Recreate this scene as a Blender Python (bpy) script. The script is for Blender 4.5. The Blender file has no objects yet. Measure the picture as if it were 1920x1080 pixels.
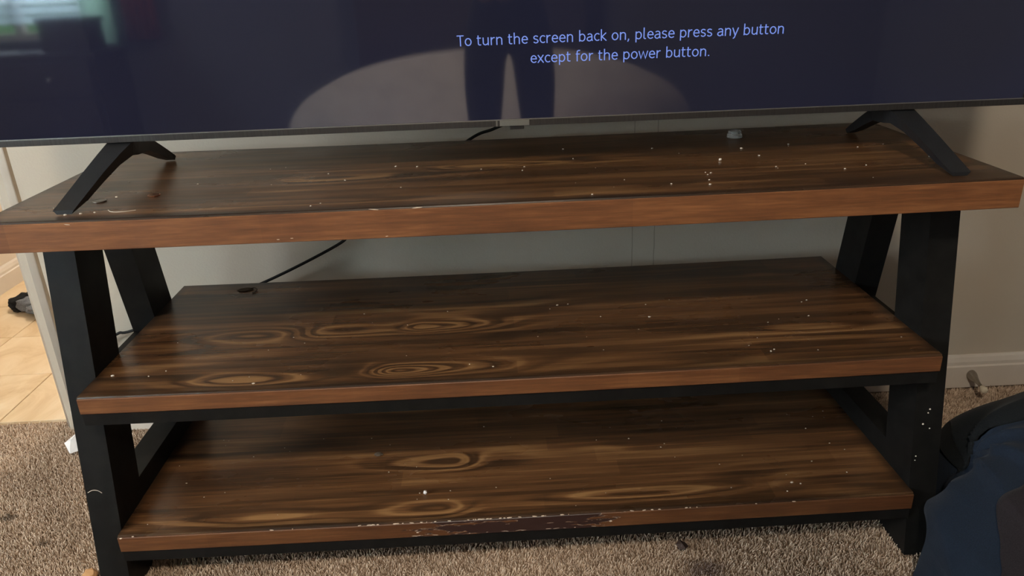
import bpy, bmesh, math, random
import numpy as np
from mathutils import Vector, Matrix, noise as mnoise

random.seed(7)
rng = np.random.default_rng(11)
C = bpy.context.scene.collection
S = bpy.context.scene
H = 0.73                      # height of the stand's top above the floor

# ------------------------------------------------------------------ camera
cam_d = bpy.data.cameras.new('camera')
cam_d.sensor_width = 36.0
cam_d.lens = 1403.97 / 1920 * 36.0
cam_d.clip_start = 0.005
cam = bpy.data.objects.new('camera', cam_d)
C.objects.link(cam)
rt = Vector((0.99858929, -0.04047714, -0.03436626))
up = Vector((0.04719596, 0.38004348, 0.92376377))
fw = Vector((0.02433064, 0.92408255, -0.3814177))
M4 = Matrix((rt, up, -fw)).transposed().to_4x4()
M4.translation = (-0.02958, -1.10544, 0.31141 + H)
cam.matrix_world = M4
S.camera = cam

# ------------------------------------------------------------------ world, exposure
S.view_settings.view_transform = 'Standard'
S.view_settings.look = 'None'
S.view_settings.gamma = 1.0
S.view_settings.use_curve_mapping = False
S.view_settings.exposure = 0.0
w = bpy.data.worlds.new('world')
S.world = w
w.use_nodes = True
bg = w.node_tree.nodes['Background']
bg.inputs['Color'].default_value = (0.80, 0.92, 1.0, 1)
bg.inputs['Strength'].default_value = 4.0

LAMP_POWER = 210.0             # emission strength of the ceiling lamp's dome
LAMP_COLOR = (1.0, 0.86, 0.69)


def area(name, loc, target, sx, sy, power, color):
    d = bpy.data.lights.new(name, 'AREA')
    d.shape = 'RECTANGLE'
    d.size, d.size_y = sx, sy
    d.energy = power
    d.color = color
    o = bpy.data.objects.new(name, d)
    C.objects.link(o)
    o.location = loc
    o.rotation_euler = (Vector(target) - Vector(loc)).to_track_quat('-Z', 'Y').to_euler()
    return o


# daylight outside two windows, and fill light behind an added left window
area('daylight_living_room', (-2.85, -3.72, 1.58), (-2.0, 0.0, 0.9), 1.3, 1.1, 190, (0.80, 0.93, 1.0))
area('fill_left_window', (-3.78, -1.55, 1.5), (-1.2, -0.6, 0.7), 1.3, 1.2, 125, (0.89, 0.96, 1.0))
area('daylight_kitchen', (-2.25, 1.95, 1.35), (-1.2, 1.9, 0.9), 1.2, 0.9, 130, (0.93, 0.97, 1.0))


# ------------------------------------------------------------------ node helper
class G:
    def __init__(self, name, base=(0.5, 0.5, 0.5), rough=0.5, metal=0.0, spec=0.5):
        m = bpy.data.materials.new(name)
        m.use_nodes = True
        self.m, self.t = m, m.node_tree
        self.b = self.t.nodes['Principled BSDF']
        self.b.inputs['Base Color'].default_value = (*base, 1)
        self.b.inputs['Roughness'].default_value = rough
        self.b.inputs['Metallic'].default_value = metal
        self.b.inputs['Specular IOR Level'].default_value = spec
        self._c = None

    def n(self, typ, **kw):
        nd = self.t.nodes.new(typ)
        for k, v in kw.items():
            setattr(nd, k, v)
        return nd

    def put(self, sock, v):
        if isinstance(v, bpy.types.NodeSocket):
            self.t.links.new(v, sock)
        else:
            sock.default_value = v

    def math(self, op, a, b=0.0, c=None, clamp=False):
        nd = self.n('ShaderNodeMath', operation=op, use_clamp=clamp)
        self.put(nd.inputs[0], a)
        self.put(nd.inputs[1], b)
        if c is not None:
            self.put(nd.inputs[2], c)
        return nd.outputs[0]

    def obj(self):
        if self._c is None:
            self._c = self.n('ShaderNodeTexCoord').outputs['Object']
        return self._c

    def xyz(self):
        nd = self.n('ShaderNodeSeparateXYZ')
        self.t.links.new(self.obj(), nd.inputs[0])
        return nd.outputs

    def comb(self, x, y, z=0.0):
        nd = self.n('ShaderNodeCombineXYZ')
        for s, v in zip(nd.inputs, (x, y, z)):
            self.put(s, v)
        return nd.outputs[0]

    def scaled(self, sx, sy, sz, off=(0, 0, 0)):
        nd = self.n('ShaderNodeMapping')
        self.t.links.new(self.obj(), nd.inputs['Vector'])
        nd.inputs['Scale'].default_value = (sx, sy, sz)
        nd.inputs['Location'].default_value = off
        return nd.outputs[0]

    def noise(self, vec=None, scale=5.0, detail=3.0, rough=0.5, dist=0.0):
        nd = self.n('ShaderNodeTexNoise')
        self.t.links.new(vec if vec is not None else self.obj(), nd.inputs['Vector'])
        nd.inputs['Scale'].default_value = scale
        nd.inputs['Detail'].default_value = detail
        nd.inputs['Roughness'].default_value = rough
        nd.inputs['Distortion'].default_value = dist
        return nd.outputs['Fac']

    def ramp(self, fac, stops, interp='LINEAR'):
        nd = self.n('ShaderNodeValToRGB')
        self.put(nd.inputs[0], fac)
        cr = nd.color_ramp
        cr.interpolation = interp
        while len(cr.elements) < len(stops):
            cr.elements.new(0.5)
        for e, (p, c) in zip(cr.elements, stops):
            e.position = p
            e.color = (*c, 1) if len(c) == 3 else c
        return nd.outputs[0]

    def smooth(self, v, lo, hi, a=0.0, b=1.0):
        nd = self.n('ShaderNodeMapRange', interpolation_type='SMOOTHSTEP')
        self.put(nd.inputs['Value'], v)
        for k, val in (('From Min', lo), ('From Max', hi), ('To Min', a), ('To Max', b)):
            nd.inputs[k].default_value = val
        return nd.outputs[0]

    def mix(self, fac, a, b, mode='MIX'):
        nd = self.n('ShaderNodeMix', data_type='RGBA', blend_type=mode)
        self.put(nd.inputs[0], fac)
        for s, v in ((nd.inputs[6], a), (nd.inputs[7], b)):
            self.put(s, (*v, 1) if isinstance(v, tuple) and len(v) == 3 else v)
        return nd.outputs[2]

    def bump(self, h, strength=0.2, dist=0.002, chain=None):
        nd = self.n('ShaderNodeBump')
        self.put(nd.inputs['Height'], h)
        nd.inputs['Strength'].default_value = strength
        nd.inputs['Distance'].default_value = dist
        if chain is not None:
            self.t.links.new(chain, nd.inputs['Normal'])
        self.t.links.new(nd.outputs[0], self.b.inputs['Normal'])
        return nd.outputs[0]

    def col(self, v):
        self.put(self.b.inputs['Base Color'], v)

    def rough(self, v):
        self.put(self.b.inputs['Roughness'], v)


def plain(name, base, rough=0.5, metal=0.0, spec=0.5, var=0.06, scale=40.0, bump=0.0):
    g = G(name, base, rough, metal, spec)
    nz = g.noise(scale=scale, detail=3)
    lo = tuple(max(0, c * (1 - var)) for c in base)
    hi = tuple(c * (1 + var) for c in base)
    g.col(g.ramp(nz, [(0.3, lo), (0.7, hi)]))
    if bump:
        g.bump(nz, bump, 0.002)
    return g.m


# ------------------------------------------------------------------ materials
def wood(name, seed, knots, W, D, bright=1.0):
    g = G(name, rough=0.3)
    x, y, z = g.xyz()
    off = seed * 7.31
    warp = g.math('SUBTRACT', g.noise(g.scaled(1.3, 4.5, 1, (off, off, off)), 1.0, 2, 0.5), 0.5)
    warp2 = g.math('SUBTRACT', g.noise(g.scaled(4.0, 22, 1, (off, -off, off)), 1.0, 2, 0.5), 0.5)
    F = g.math('MULTIPLY', y, 13.0)
    F = g.math('ADD', F, g.math('MULTIPLY', warp, 2.6))
    F = g.math('ADD', F, g.math('MULTIPLY', warp2, 0.95))
    glow = None
    for (kx, ky, al, ar, ay, A) in knots:
        dx = g.math('SUBTRACT', x, kx)
        ax = g.math('ADD', g.math('MULTIPLY', g.math('GREATER_THAN', dx, 0.0), ar - al), al)
        # the figure narrows along the grain
        ex = g.math('POWER', g.math('DIVIDE', dx, ax), 2.0)
        ey = g.math('POWER', g.math('DIVIDE', g.math('SUBTRACT', y, ky), ay), 2.0)
        e = g.math('EXPONENT', g.math('MULTIPLY', g.math('ADD', ex, ey), -1.0))
        F = g.math('ADD', F, g.math('MULTIPLY', e, A))
        gl = g.math('MULTIPLY', e, 0.35)
        glow = gl if glow is None else g.math('MAXIMUM', glow, gl)
    ring = g.math('SINE', g.math('MULTIPLY', F, 6.2832 * 1.15))
    ring = g.math('MULTIPLY_ADD', ring, 0.5, 0.5)
    ring2 = g.math('MULTIPLY_ADD', g.math('SINE', g.math('MULTIPLY', F, 6.2832 * 3.1)), 0.5, 0.5)
    fib = g.noise(g.scaled(9, 330, 1, (off, 0, 0)), 1.0, 3, 0.6)
    streak = g.noise(g.scaled(1.6, 85, 1, (0, off, off)), 1.0, 3, 0.6)
    tone = g.noise(g.scaled(1.1, 7.5, 1, (-off, off, 0)), 1.0, 3, 0.55)
    # glued staves: rows a few cm wide, each row cut at its own lengths
    row = g.math('FLOOR', g.math('DIVIDE', y, 0.047))
    rr = g.n('ShaderNodeTexWhiteNoise', noise_dimensions='1D')
    g.put(rr.inputs['W'], g.math('ADD', row, off))
    seg = g.math('FLOOR', g.math('ADD', g.math('DIVIDE', x, 0.43), g.math('MULTIPLY', rr.outputs[0], 5.0)))
    wn = g.n('ShaderNodeTexWhiteNoise', noise_dimensions='2D')
    g.t.links.new(g.comb(row, seg), wn.inputs['Vector'])
    stave = wn.outputs['Value']
    amp = g.noise(g.scaled(2.2, 9, 1, (off, 3, 1)), 1.0, 2)
    amp = g.math('ADD', g.smooth(amp, 0.50, 0.72, 0.16, 0.8), g.math('MULTIPLY', glow, 2.4), clamp=True) if glow is not None else amp
    v = g.math('MULTIPLY', g.math('SUBTRACT', ring, 0.5), 0.62)
    v = g.math('ADD', v, g.math('MULTIPLY', g.math('SUBTRACT', ring2, 0.5), 0.20))
    v = g.math('MULTIPLY', v, amp)
    v = g.math('ADD', v, g.math('MULTIPLY', g.math('SUBTRACT', fib, 0.5), 0.42))
    v = g.math('ADD', v, g.math('MULTIPLY', g.math('SUBTRACT', streak, 0.5), 0.85))
    v = g.math('ADD', v, g.math('MULTIPLY', g.math('SUBTRACT', tone, 0.5), 0.55))
    v = g.math('ADD', v, g.math('MULTIPLY', g.math('SUBTRACT', stave, 0.5), 0.17))
    v = g.math('ADD', v, 0.49)
    if glow is not None:
        v = g.math('ADD', v, g.math('MULTIPLY', glow, 0.75))
    k = bright
    c = g.ramp(v, [(0.12, (0.024 * k, 0.0125 * k, 0.0063 * k)), (0.36, (0.040 * k, 0.0195 * k, 0.0090 * k)),
                   (0.58, (0.084 * k, 0.038 * k, 0.0155 * k)), (0.95, (0.190 * k, 0.100 * k, 0.040 * k))])
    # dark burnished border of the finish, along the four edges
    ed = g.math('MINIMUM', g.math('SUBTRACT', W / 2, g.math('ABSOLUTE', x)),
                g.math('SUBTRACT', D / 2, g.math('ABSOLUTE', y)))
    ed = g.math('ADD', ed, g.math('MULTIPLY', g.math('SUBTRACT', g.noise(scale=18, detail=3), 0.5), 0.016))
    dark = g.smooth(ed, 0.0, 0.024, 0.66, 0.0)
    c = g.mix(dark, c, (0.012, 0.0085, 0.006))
    g.col(c)
    dust = g.noise(g.scaled(2.5, 6, 1, (off, 9, 0)), 1.0, 4, 0.6)
    g.rough(g.smooth(dust, 0.3, 0.7, 0.24, 0.36))
    g.bump(g.math('ADD', g.math('MULTIPLY', fib, 0.6), g.math('MULTIPLY', ring, 0.25)), 0.16, 0.0009)
    g.b.inputs['Specular IOR Level'].default_value = 0.42
    return g.m


def edge_wood(name, seed, k=1.0, chipped=False):
    g = G(name, rough=0.42)
    x, y, z = g.xyz()
    off = seed * 5.17
    fib = g.noise(g.scaled(11, 20, 190, (off, 0, off)), 1.0, 4, 0.65)
    band = g.noise(g.scaled(2.2, 1, 46, (off, 0, 2)), 1.0, 3, 0.5)
    blot = g.noise(g.scaled(5.0, 1, 9, (0, off, 0)), 1.0, 3, 0.5)
    row = g.math('FLOOR', g.math('DIVIDE', x, 0.19))
    wn = g.n('ShaderNodeTexWhiteNoise', noise_dimensions='1D')
    g.put(wn.inputs['W'], g.math('ADD', row, off))
    v = g.math('ADD', g.math('MULTIPLY', fib, 0.85), g.math('MULTIPLY', band, 0.5))
    v = g.math('ADD', v, g.math('MULTIPLY', blot, 0.45))
    v = g.math('ADD', v, g.math('MULTIPLY', wn.outputs[0], 0.10))
    v = g.math('SUBTRACT', v, 0.45)
    c = g.ramp(v, [(0.12, (0.055 * k, 0.019 * k, 0.0080 * k)), (0.5, (0.156 * k, 0.058 * k, 0.0205 * k)),
                   (0.9, (0.310 * k, 0.128 * k, 0.046 * k))])
    if chipped:
        # peeled stretch of the veneer: ragged outline of its own
        rag = g.noise(g.scaled(26, 1, 120, (3, 0, 1)), 1.0, 4, 0.6)
        a = g.math('ADD', x, g.math('MULTIPLY', g.math('SUBTRACT', rag, 0.5), 0.26))
        inside = g.math('MULTIPLY', g.smooth(a, -0.20, -0.17), g.smooth(a, 0.135, 0.155, 1.0, 0.0))
        keep = g.noise(g.scaled(18, 1, 95, (8, 0, 4)), 1.0, 3, 0.55)
        thin = g.smooth(x, -0.25, 0.0, 0.60, 0.34)
        hole = g.smooth(g.math('SUBTRACT', keep, thin), -0.03, 0.03)
        pk = g.math('MULTIPLY', inside, hole)
        c = g.mix(pk, c, (0.030, 0.0125, 0.0105))
        rim = g.math('MULTIPLY', g.smooth(pk, 0.12, 0.45), g.smooth(pk, 0.5, 0.85, 1.0, 0.0))
        spots = g.noise(g.scaled(70, 1, 160, (1, 0, 0)), 1.0, 2)
        c = g.mix(g.math('MULTIPLY', rim, g.smooth(spots, 0.45, 0.6)), c, (0.45, 0.34, 0.26))
        g.bump(g.math('SUBTRACT', 1.0, pk), 0.5, 0.001)
    else:
        g.bump(fib, 0.12, 0.0006)
    g.col(c)
    return g.m


M = {}
KM = [(-0.205, 0.046, 0.05, 0.22, 0.028, 2.0), (-0.200, 0.042, 0.04, 0.07, 0.017, 1.8), (-0.49, 0.215, 0.12, 0.10, 0.035, -1.7), (-0.36, 0.215, 0.05, 0.16, 0.030, 2.0),
      (-0.17, 0.216, 0.04, 0.15, 0.028, 2.3), (-0.47, 0.035, 0.10, 0.13, 0.026, 2.1), (0.50, 0.13, 0.2, 0.2, 0.03, 1.0)]
KB = [(-0.13, 0.180, 0.16, 0.05, 0.030, 1.5), (-0.15, 0.030, 0.14, 0.06, 0.028, 1.7), (0.20, 0.045, 0.18, 0.2, 0.022, 1.6),
      (-0.45, 0.03, 0.2, 0.2, 0.02, 1.0)]
KT = [(-0.05, 0.245, 0.08, 0.18, 0.022, 2.0), (-0.30, 0.20, 0.1, 0.14, 0.03, 1.0), (-0.36, 0.05, 0.2, 0.3, 0.02, 0.8)]
DD = 0.4931


def sh(kn):
    return [(a, b - DD / 2, c, d, e, f) for a, b, c, d, e, f in kn]


M['wood_top'] = wood('wood_top', 1, sh(KT), 1.6, DD, 1.35)
M['wood_mid'] = wood('wood_mid', 2, sh(KM), 1.456, DD, 1.45)
M['wood_bot'] = wood('wood_bot', 3, sh(KB), 1.456, DD, 1.7)
M['edge_top'] = edge_wood('edge_top', 1, 0.95)
M['edge_mid'] = edge_wood('edge_mid', 2, 0.85)
M['edge_bot'] = edge_wood('edge_bot', 3, 0.66, True)


def black_metal():
    g = G('black_metal', (0.012, 0.012, 0.013), 0.55, 0.0, 0.16)
    nz = g.noise(scale=30, detail=5, rough=0.65)
    g.col(g.ramp(nz, [(0.3, (0.0048, 0.0048, 0.0047)), (0.75, (0.0100, 0.0096, 0.0088))]))
    g.rough(g.smooth(g.noise(scale=9, detail=4), 0.3, 0.7, 0.46, 0.62))
    fine = g.noise(scale=900, detail=2)
    g.bump(fine, 0.15, 0.0006)
    return g.m


M['metal'] = black_metal()
M['tv_plastic'] = plain('tv_plastic', (0.013, 0.0135, 0.015), 0.42, 0, 0.5, 0.12, 60, 0.05)
M['dark_plastic'] = plain('dark_plastic', (0.01, 0.01, 0.01), 0.4)


def bezel():
    g = G('bezel_metal', (0.06, 0.055, 0.052), 0.38, 0.55)
    nz = g.noise(g.scaled(260, 4, 4), 1.0, 3)
    g.col(g.ramp(nz, [(0.3, (0.030, 0.027, 0.026)), (0.7, (0.055, 0.050, 0.047))]))
    g.bump(nz, 0.05, 0.0005)
    return g.m


M['bezel'] = bezel()
M['bezel_lip'] = plain('bezel_lip', (0.22, 0.205, 0.19), 0.35, 0.6)
M['pale_plate'] = plain('pale_plate', (0.15, 0.145, 0.125), 0.4, 0.3)


def screen():
    g = G('screen_panel', (0.006, 0.006, 0.010), 0.06, 0, 0.5)
    sm = g.noise(scale=3.0, detail=4, rough=0.6)
    g.rough(g.smooth(sm, 0.3, 0.7, 0.03, 0.055))
        # the panel is switched on: its backlight leaks a little navy light
    x, y, z = g.xyz()
    leak = g.noise(g.scaled(1.6, 1, 1.2, (4, 0, 0)), 1.0, 2)
    g.put(g.b.inputs['Emission Color'], g.ramp(leak, [(0.35, (0.42, 0.42, 0.72)), (0.7, (0.36, 0.42, 1.15))]))
    g.b.inputs['IOR'].default_value = 1.75
    g.b.inputs['Emission Strength'].default_value = 0.019
    return g.m


M['screen'] = screen()


def emit(name, col, s):
    g = G(name, (0, 0, 0), 0.5)
    g.b.inputs['Emission Color'].default_value = (*col, 1)
    g.b.inputs['Emission Strength'].default_value = s
    return g.m


M['letters'] = emit('screen_letters', (0.19, 0.29, 0.78), 1.0)


def wall_paint(name, base, marks=False):
    g = G(name, base, 0.75, 0, 0.3)
    x, y, z = g.xyz()
    big = g.noise(scale=1.6, detail=3)
    lo = tuple(c * 0.96 for c in base)
    hi = tuple(c * 1.03 for c in base)
    c = g.ramp(big, [(0.3, lo), (0.7, hi)])
    if marks:
        wob = g.math('MULTIPLY', g.math('SUBTRACT', g.noise(scale=14, detail=2), 0.5), 0.006)
        xx = g.math('ADD', x, wob)
        for mx in (0.309, 0.362):
            d = g.math('ABSOLUTE', g.math('SUBTRACT', xx, mx))
            c = g.mix(g.smooth(d, 0.0003, 0.0018, 0.45, 0.0), c, (0.10, 0.07, 0.05))
    g.col(c)
    peel = g.noise(scale=190, detail=2, rough=0.5)
    g.bump(peel, 0.22, 0.002)
    return g.m


M['wall'] = wall_paint('greige_wall_paint', (0.50, 0.44, 0.355), True)
M['wall_plain'] = wall_paint('greige_wall_paint_plain', (0.52, 0.48, 0.41))
M['wall_dim'] = wall_paint('dimmed_wall_paint', (0.12, 0.12, 0.14))  # front and right wall colour darkened to dim screen reflections and bounce
M['kitchen_wall'] = wall_paint('cream_wall_paint', (0.66, 0.58, 0.49))
M['trim'] = plain('white_trim_paint', (0.62, 0.56, 0.49), 0.42, 0, 0.5, 0.04, 12)
M['casing'] = plain('lightened_corner_paint', (0.56, 0.50, 0.42), 0.5, 0, 0.4, 0.05, 20)  # paler than the wall to imitate daylight caught by the rounded corner
M['tan_strip'] = plain('tan_strip_paint', (0.36, 0.27, 0.18), 0.7, 0, 0.3, 0.15, 30)
M['ceiling'] = wall_paint('ceiling_paint', (0.68, 0.66, 0.62))


def carpet_base():
    g = G('carpet_base', (0.2, 0.14, 0.1), 0.95, 0, 0.1)
    n1 = g.noise(scale=420, detail=3, rough=0.7)
    n2 = g.noise(scale=5, detail=3)
    c = g.ramp(n1, [(0.3, (0.19, 0.135, 0.095)), (0.7, (0.42, 0.315, 0.23))])
    g.col(g.mix(g.smooth(n2, 0.35, 0.7, 0.0, 0.25), c, (0.12, 0.08, 0.055)))
    g.bump(n1, 0.6, 0.004)
    return g.m


M['carpet'] = carpet_base()


def pile():
    g = G('carpet_pile', (0.3, 0.2, 0.15), 0.9, 0, 0.15)
    at = g.n('ShaderNodeAttribute', attribute_name='shade')
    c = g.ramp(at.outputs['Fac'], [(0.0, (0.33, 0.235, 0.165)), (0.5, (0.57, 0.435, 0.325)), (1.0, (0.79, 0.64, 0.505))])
    x, y, z = g.xyz()
    big = g.noise(scale=4.5, detail=4)
    c = g.mix(g.smooth(big, 0.45, 0.75, 0.0, 0.3), c, (0.15, 0.10, 0.07))
    # soiled spots in the carpet
    for (sx, sy, r, cc) in ((-1.105, 0.251, 0.026, (0.06, 0.045, 0.035)), (0.345, -0.015, 0.055, (0.12, 0.085, 0.085)),
                            (-0.98, 0.16, 0.02, (0.10, 0.07, 0.05))):
        d = g.math('SQRT', g.math('ADD', g.math('POWER', g.math('SUBTRACT', x, sx), 2.0),
                                  g.math('POWER', g.math('MULTIPLY', g.math('SUBTRACT', y, sy), 1.5), 2.0)))
        d = g.math('ADD', d, g.math('MULTIPLY', g.math('SUBTRACT', g.noise(scale=70, detail=2), 0.5), r))
        c = g.mix(g.smooth(d, r * 0.2, r, 0.75, 0.0), c, cc)
    g.col(c)
    return g.m


M['pile'] = pile()


def vinyl():
    g = G('vinyl_tile', (0.6, 0.45, 0.28), 0.4, 0, 0.4)
    inf = g.n('ShaderNodeObjectInfo')
    vec = g.n('ShaderNodeVectorMath', operation='ADD')
    g.t.links.new(g.scaled(6, 3, 1), vec.inputs[0])
    g.t.links.new(g.comb(g.math('MULTIPLY', inf.outputs['Random'], 30.0), 0.0, 0.0), vec.inputs[1])
    n1 = g.noise(vec.outputs[0], 1.3, 6, 0.62, 1.2)
    c = g.ramp(n1, [(0.28, (0.50, 0.34, 0.185)), (0.5, (0.63, 0.475, 0.295)), (0.72, (0.70, 0.56, 0.385))])
    g.col(c)
    g.bump(n1, 0.12, 0.003)
    return g.m


M['vinyl'] = vinyl()
M['grout'] = plain('tile_joint', (0.40, 0.28, 0.16), 0.7)


def fabric(name, base, scale=700.0, var=0.35, k=0.5):
    g = G(name, base, 0.92, 0, 0.15)
    n1 = g.noise(scale=scale, detail=2, rough=0.7)
    n2 = g.noise(scale=9, detail=3)
    lo = tuple(c * (1 - var) for c in base)
    hi = tuple(c * (1 + var) for c in base)
    c = g.ramp(n1, [(0.3, lo), (0.7, hi)])
    g.col(g.mix(g.smooth(n2, 0.4, 0.7, 0.0, 0.25), c, tuple(c * 0.6 for c in base)))
    g.bump(n1, k, 0.0015)
    g.b.inputs['Sheen Weight'].default_value = 0.04
    g.b.inputs['Sheen Roughness'].default_value = 0.5
    return g.m


M['navy'] = fabric('navy_fabric', (0.0105, 0.0170, 0.0300))
M['black_fabric'] = fabric('black_fabric', (0.0075, 0.0095, 0.0115), 500)
M['maroon'] = fabric('charcoal_maroon_fabric', (0.0185, 0.0150, 0.0175), 600)
M['sock_black'] = fabric('black_knit', (0.012, 0.012, 0.013), 300)
M['sock_grey'] = fabric('grey_knit', (0.13, 0.135, 0.145), 300)
M['sofa'] = fabric('pale_beige_upholstery', (0.74, 0.66, 0.60), 200, 0.12, 0.2)
M['red_fabric'] = fabric('brick_red_fabric', (0.25, 0.06, 0.045), 200, 0.1, 0.1)
M['dark_wood'] = plain('dark_cabinet_wood', (0.035, 0.024, 0.02), 0.5)


def blind_mat(name, c1, c2):
    g = G(name, c1, 0.5)
    out = g.t.nodes['Material Output']
    tr = g.n('ShaderNodeBsdfTranslucent')
    tr.inputs[0].default_value = (*c2, 1)
    mx = g.n('ShaderNodeMixShader')
    mx.inputs[0].default_value = 0.8
    g.t.links.new(g.b.outputs[0], mx.inputs[1])
    g.t.links.new(tr.outputs[0], mx.inputs[2])
    g.t.links.new(mx.outputs[0], out.inputs['Surface'])
    return g.m


M['blind'] = blind_mat('white_blind_slat', (0.8, 0.8, 0.78), (0.80, 0.88, 0.92))
M['curtain'] = blind_mat('pale_green_curtain', (0.50, 0.60, 0.54), (0.62, 0.84, 0.74))
M['cable'] = plain('black_cable_rubber', (0.0070, 0.0070, 0.0072), 0.6, 0, 0.2)
M['chrome'] = plain('brushed_nickel', (0.36, 0.33, 0.29), 0.24, 1.0)
M['rubber'] = plain('ivory_rubber_tip', (0.62, 0.55, 0.43), 0.6)
M['paper'] = plain('white_paper', (0.78, 0.76, 0.76), 0.6, 0, 0.3, 0.05, 60)
M['crumb'] = plain('pale_crumb', (0.62, 0.55, 0.46), 0.8)
M['tan_crumb'] = plain('tan_crumb', (0.55, 0.30, 0.13), 0.85)
M['leaf'] = plain('dry_brown_scrap', (0.045, 0.024, 0.017), 0.8)
M['lint'] = plain('dark_lint', (0.085, 0.062, 0.042), 0.9)
M['hair'] = plain('pale_thread', (0.55, 0.47, 0.38), 0.6)
M['coin'] = plain('dull_coin_metal', (0.30, 0.27, 0.23), 0.35, 0.9)
M['copper'] = plain('copper_coin_metal', (0.62, 0.27, 0.15), 0.25, 1.0)
M['chip'] = plain('bare_chip', (0.60, 0.48, 0.37), 0.8)
M['lawn'] = plain('lawn_green', (0.16, 0.40, 0.09), 0.9, 0, 0.2, 0.3, 8)
M['skin'] = plain('skin', (0.45, 0.26, 0.19), 0.5)
M['hair_dark'] = plain('dark_hair', (0.02, 0.014, 0.01), 0.5)
M['shirt'] = fabric('dark_navy_shirt', (0.012, 0.014, 0.022), 300)
M['trousers'] = fabric('black_trousers', (0.008, 0.008, 0.010), 300)


def clear_plastic():
    g = G('clear_plastic', (0.95, 0.97, 0.96), 0.06, 0, 0.5)
    g.b.inputs['Transmission Weight'].default_value = 0.85
    g.b.inputs['IOR'].default_value = 1.45
    return g.m


M['clear'] = clear_plastic()


def pane_glass():
    g = G('window_glass', (1, 1, 1), 0.0, 0, 0.5)
    t = g.t
    out = t.nodes['Material Output']
    tr = g.n('ShaderNodeBsdfTransparent')
    gl = g.n('ShaderNodeBsdfGlossy')
    gl.inputs['Roughness'].default_value = 0.02
    mx = g.n('ShaderNodeMixShader')
    fr = g.n('ShaderNodeFresnel')
    fr.inputs[0].default_value = 1.3
    t.links.new(fr.outputs[0], mx.inputs[0])
    t.links.new(tr.outputs[0], mx.inputs[1])
    t.links.new(gl.outputs[0], mx.inputs[2])
    t.links.new(mx.outputs[0], out.inputs['Surface'])
    return g.m


M['glass'] = pane_glass()
M['lamp'] = emit('lamp_dome_glow', LAMP_COLOR, LAMP_POWER)
M['kitchen_lamp'] = emit('kitchen_lamp_glow', (1.0, 0.88, 0.72), 70.0)


# ------------------------------------------------------------------ geometry helpers
def link(name, me, mat, parent=None, smooth=False):
    o = bpy.data.objects.new(name, me)
    C.objects.link(o)
    if mat is not None:
        me.materials.append(M[mat] if isinstance(mat, str) else mat)
    if smooth:
        for p in me.polygons:
            p.use_smooth = True
    if parent is not None:
        o.parent = parent
        o.matrix_parent_inverse = Matrix.Translation(-parent.location)
    return o


def tag(o, label=None, cat=None, group=None, kind=None):
    if label:
        o['label'] = label
    if cat:
        o['category'] = cat
    if group:
        o['group'] = group
    if kind:
        o['kind'] = kind
    return o


def empty(name, loc, label, cat, group=None):
    o = bpy.data.objects.new(name, None)
    o.empty_display_size = 0.05
    C.objects.link(o)
    o.location = loc
    return tag(o, label, cat, group)


def bm_obj(name, bm, mat, parent=None, smooth=False, origin=None, bevel=0.0, seg=2):
    if bevel:
        bmesh.ops.bevel(bm, geom=[e for e in bm.edges if e.calc_face_angle(0) > 0.5], offset=bevel,
                        segments=seg, profile=0.7, affect='EDGES', clamp_overlap=True)
    bmesh.ops.recalc_face_normals(bm, faces=bm.faces[:])
    if origin is not None:
        bmesh.ops.translate(bm, verts=bm.verts[:], vec=-Vector(origin))
    me = bpy.data.meshes.new(name)
    bm.to_mesh(me)
    bm.free()
    o = link(name, me, mat, parent, smooth)
    if origin is not None:
        o.location = origin
    return o


def add_box(bm, x0, x1, y0, y1, z0, z1):
    r = bmesh.ops.create_cube(bm, size=1.0)
    bmesh.ops.scale(bm, vec=(x1 - x0, y1 - y0, z1 - z0), verts=r['verts'])
    bmesh.ops.translate(bm, vec=((x0 + x1) / 2, (y0 + y1) / 2, (z0 + z1) / 2), verts=r['verts'])
    return r['verts']


def box(name, x0, x1, y0, y1, z0, z1, mat, parent=None, bevel=0.0, origin=None):
    bm = bmesh.new()
    add_box(bm, x0, x1, y0, y1, z0, z1)
    return bm_obj(name, bm, mat, parent, False, origin, bevel)


def prism(bm, poly_a, poly_b):
    """solid between two corresponding polygons"""
    a = [bm.verts.new(p) for p in poly_a]
    b = [bm.verts.new(p) for p in poly_b]
    n = len(a)
    bm.faces.new(a)
    bm.faces.new(b[::-1])
    for i in range(n):
        bm.faces.new((a[i], b[i], b[(i + 1) % n], a[(i + 1) % n]))


def frame_axes(d):
    d = d.normalized()
    u = d.cross(Vector((0, 0, 1)))
    if u.length < 1e-3:
        u = d.cross(Vector((0, 1, 0)))
    u.normalize()
    return u, d.cross(u).normalized()


def tube(bm, pts, radii, seg=10, cap=True):
    pts = [Vector(p) for p in pts]
    if not hasattr(radii, '__len__'):
        radii = [radii] * len(pts)
    rings = []
    u = None
    for i, p in enumerate(pts):
        d = (pts[min(i + 1, len(pts) - 1)] - pts[max(i - 1, 0)])
        if u is None:
            u, v = frame_axes(d)
        else:
            d.normalize()
            u = (u - d * u.dot(d)).normalized()
            v = d.cross(u)
        rings.append([bm.verts.new(p + (u * math.cos(a) + v * math.sin(a)) * radii[i])
                      for a in [2 * math.pi * k / seg for k in range(seg)]])
    for a, b in zip(rings, rings[1:]):
        for k in range(seg):
            bm.faces.new((a[k], a[(k + 1) % seg], b[(k + 1) % seg], b[k]))
    if cap:
        bm.faces.new(rings[0][::-1])
        bm.faces.new(rings[-1])


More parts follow.
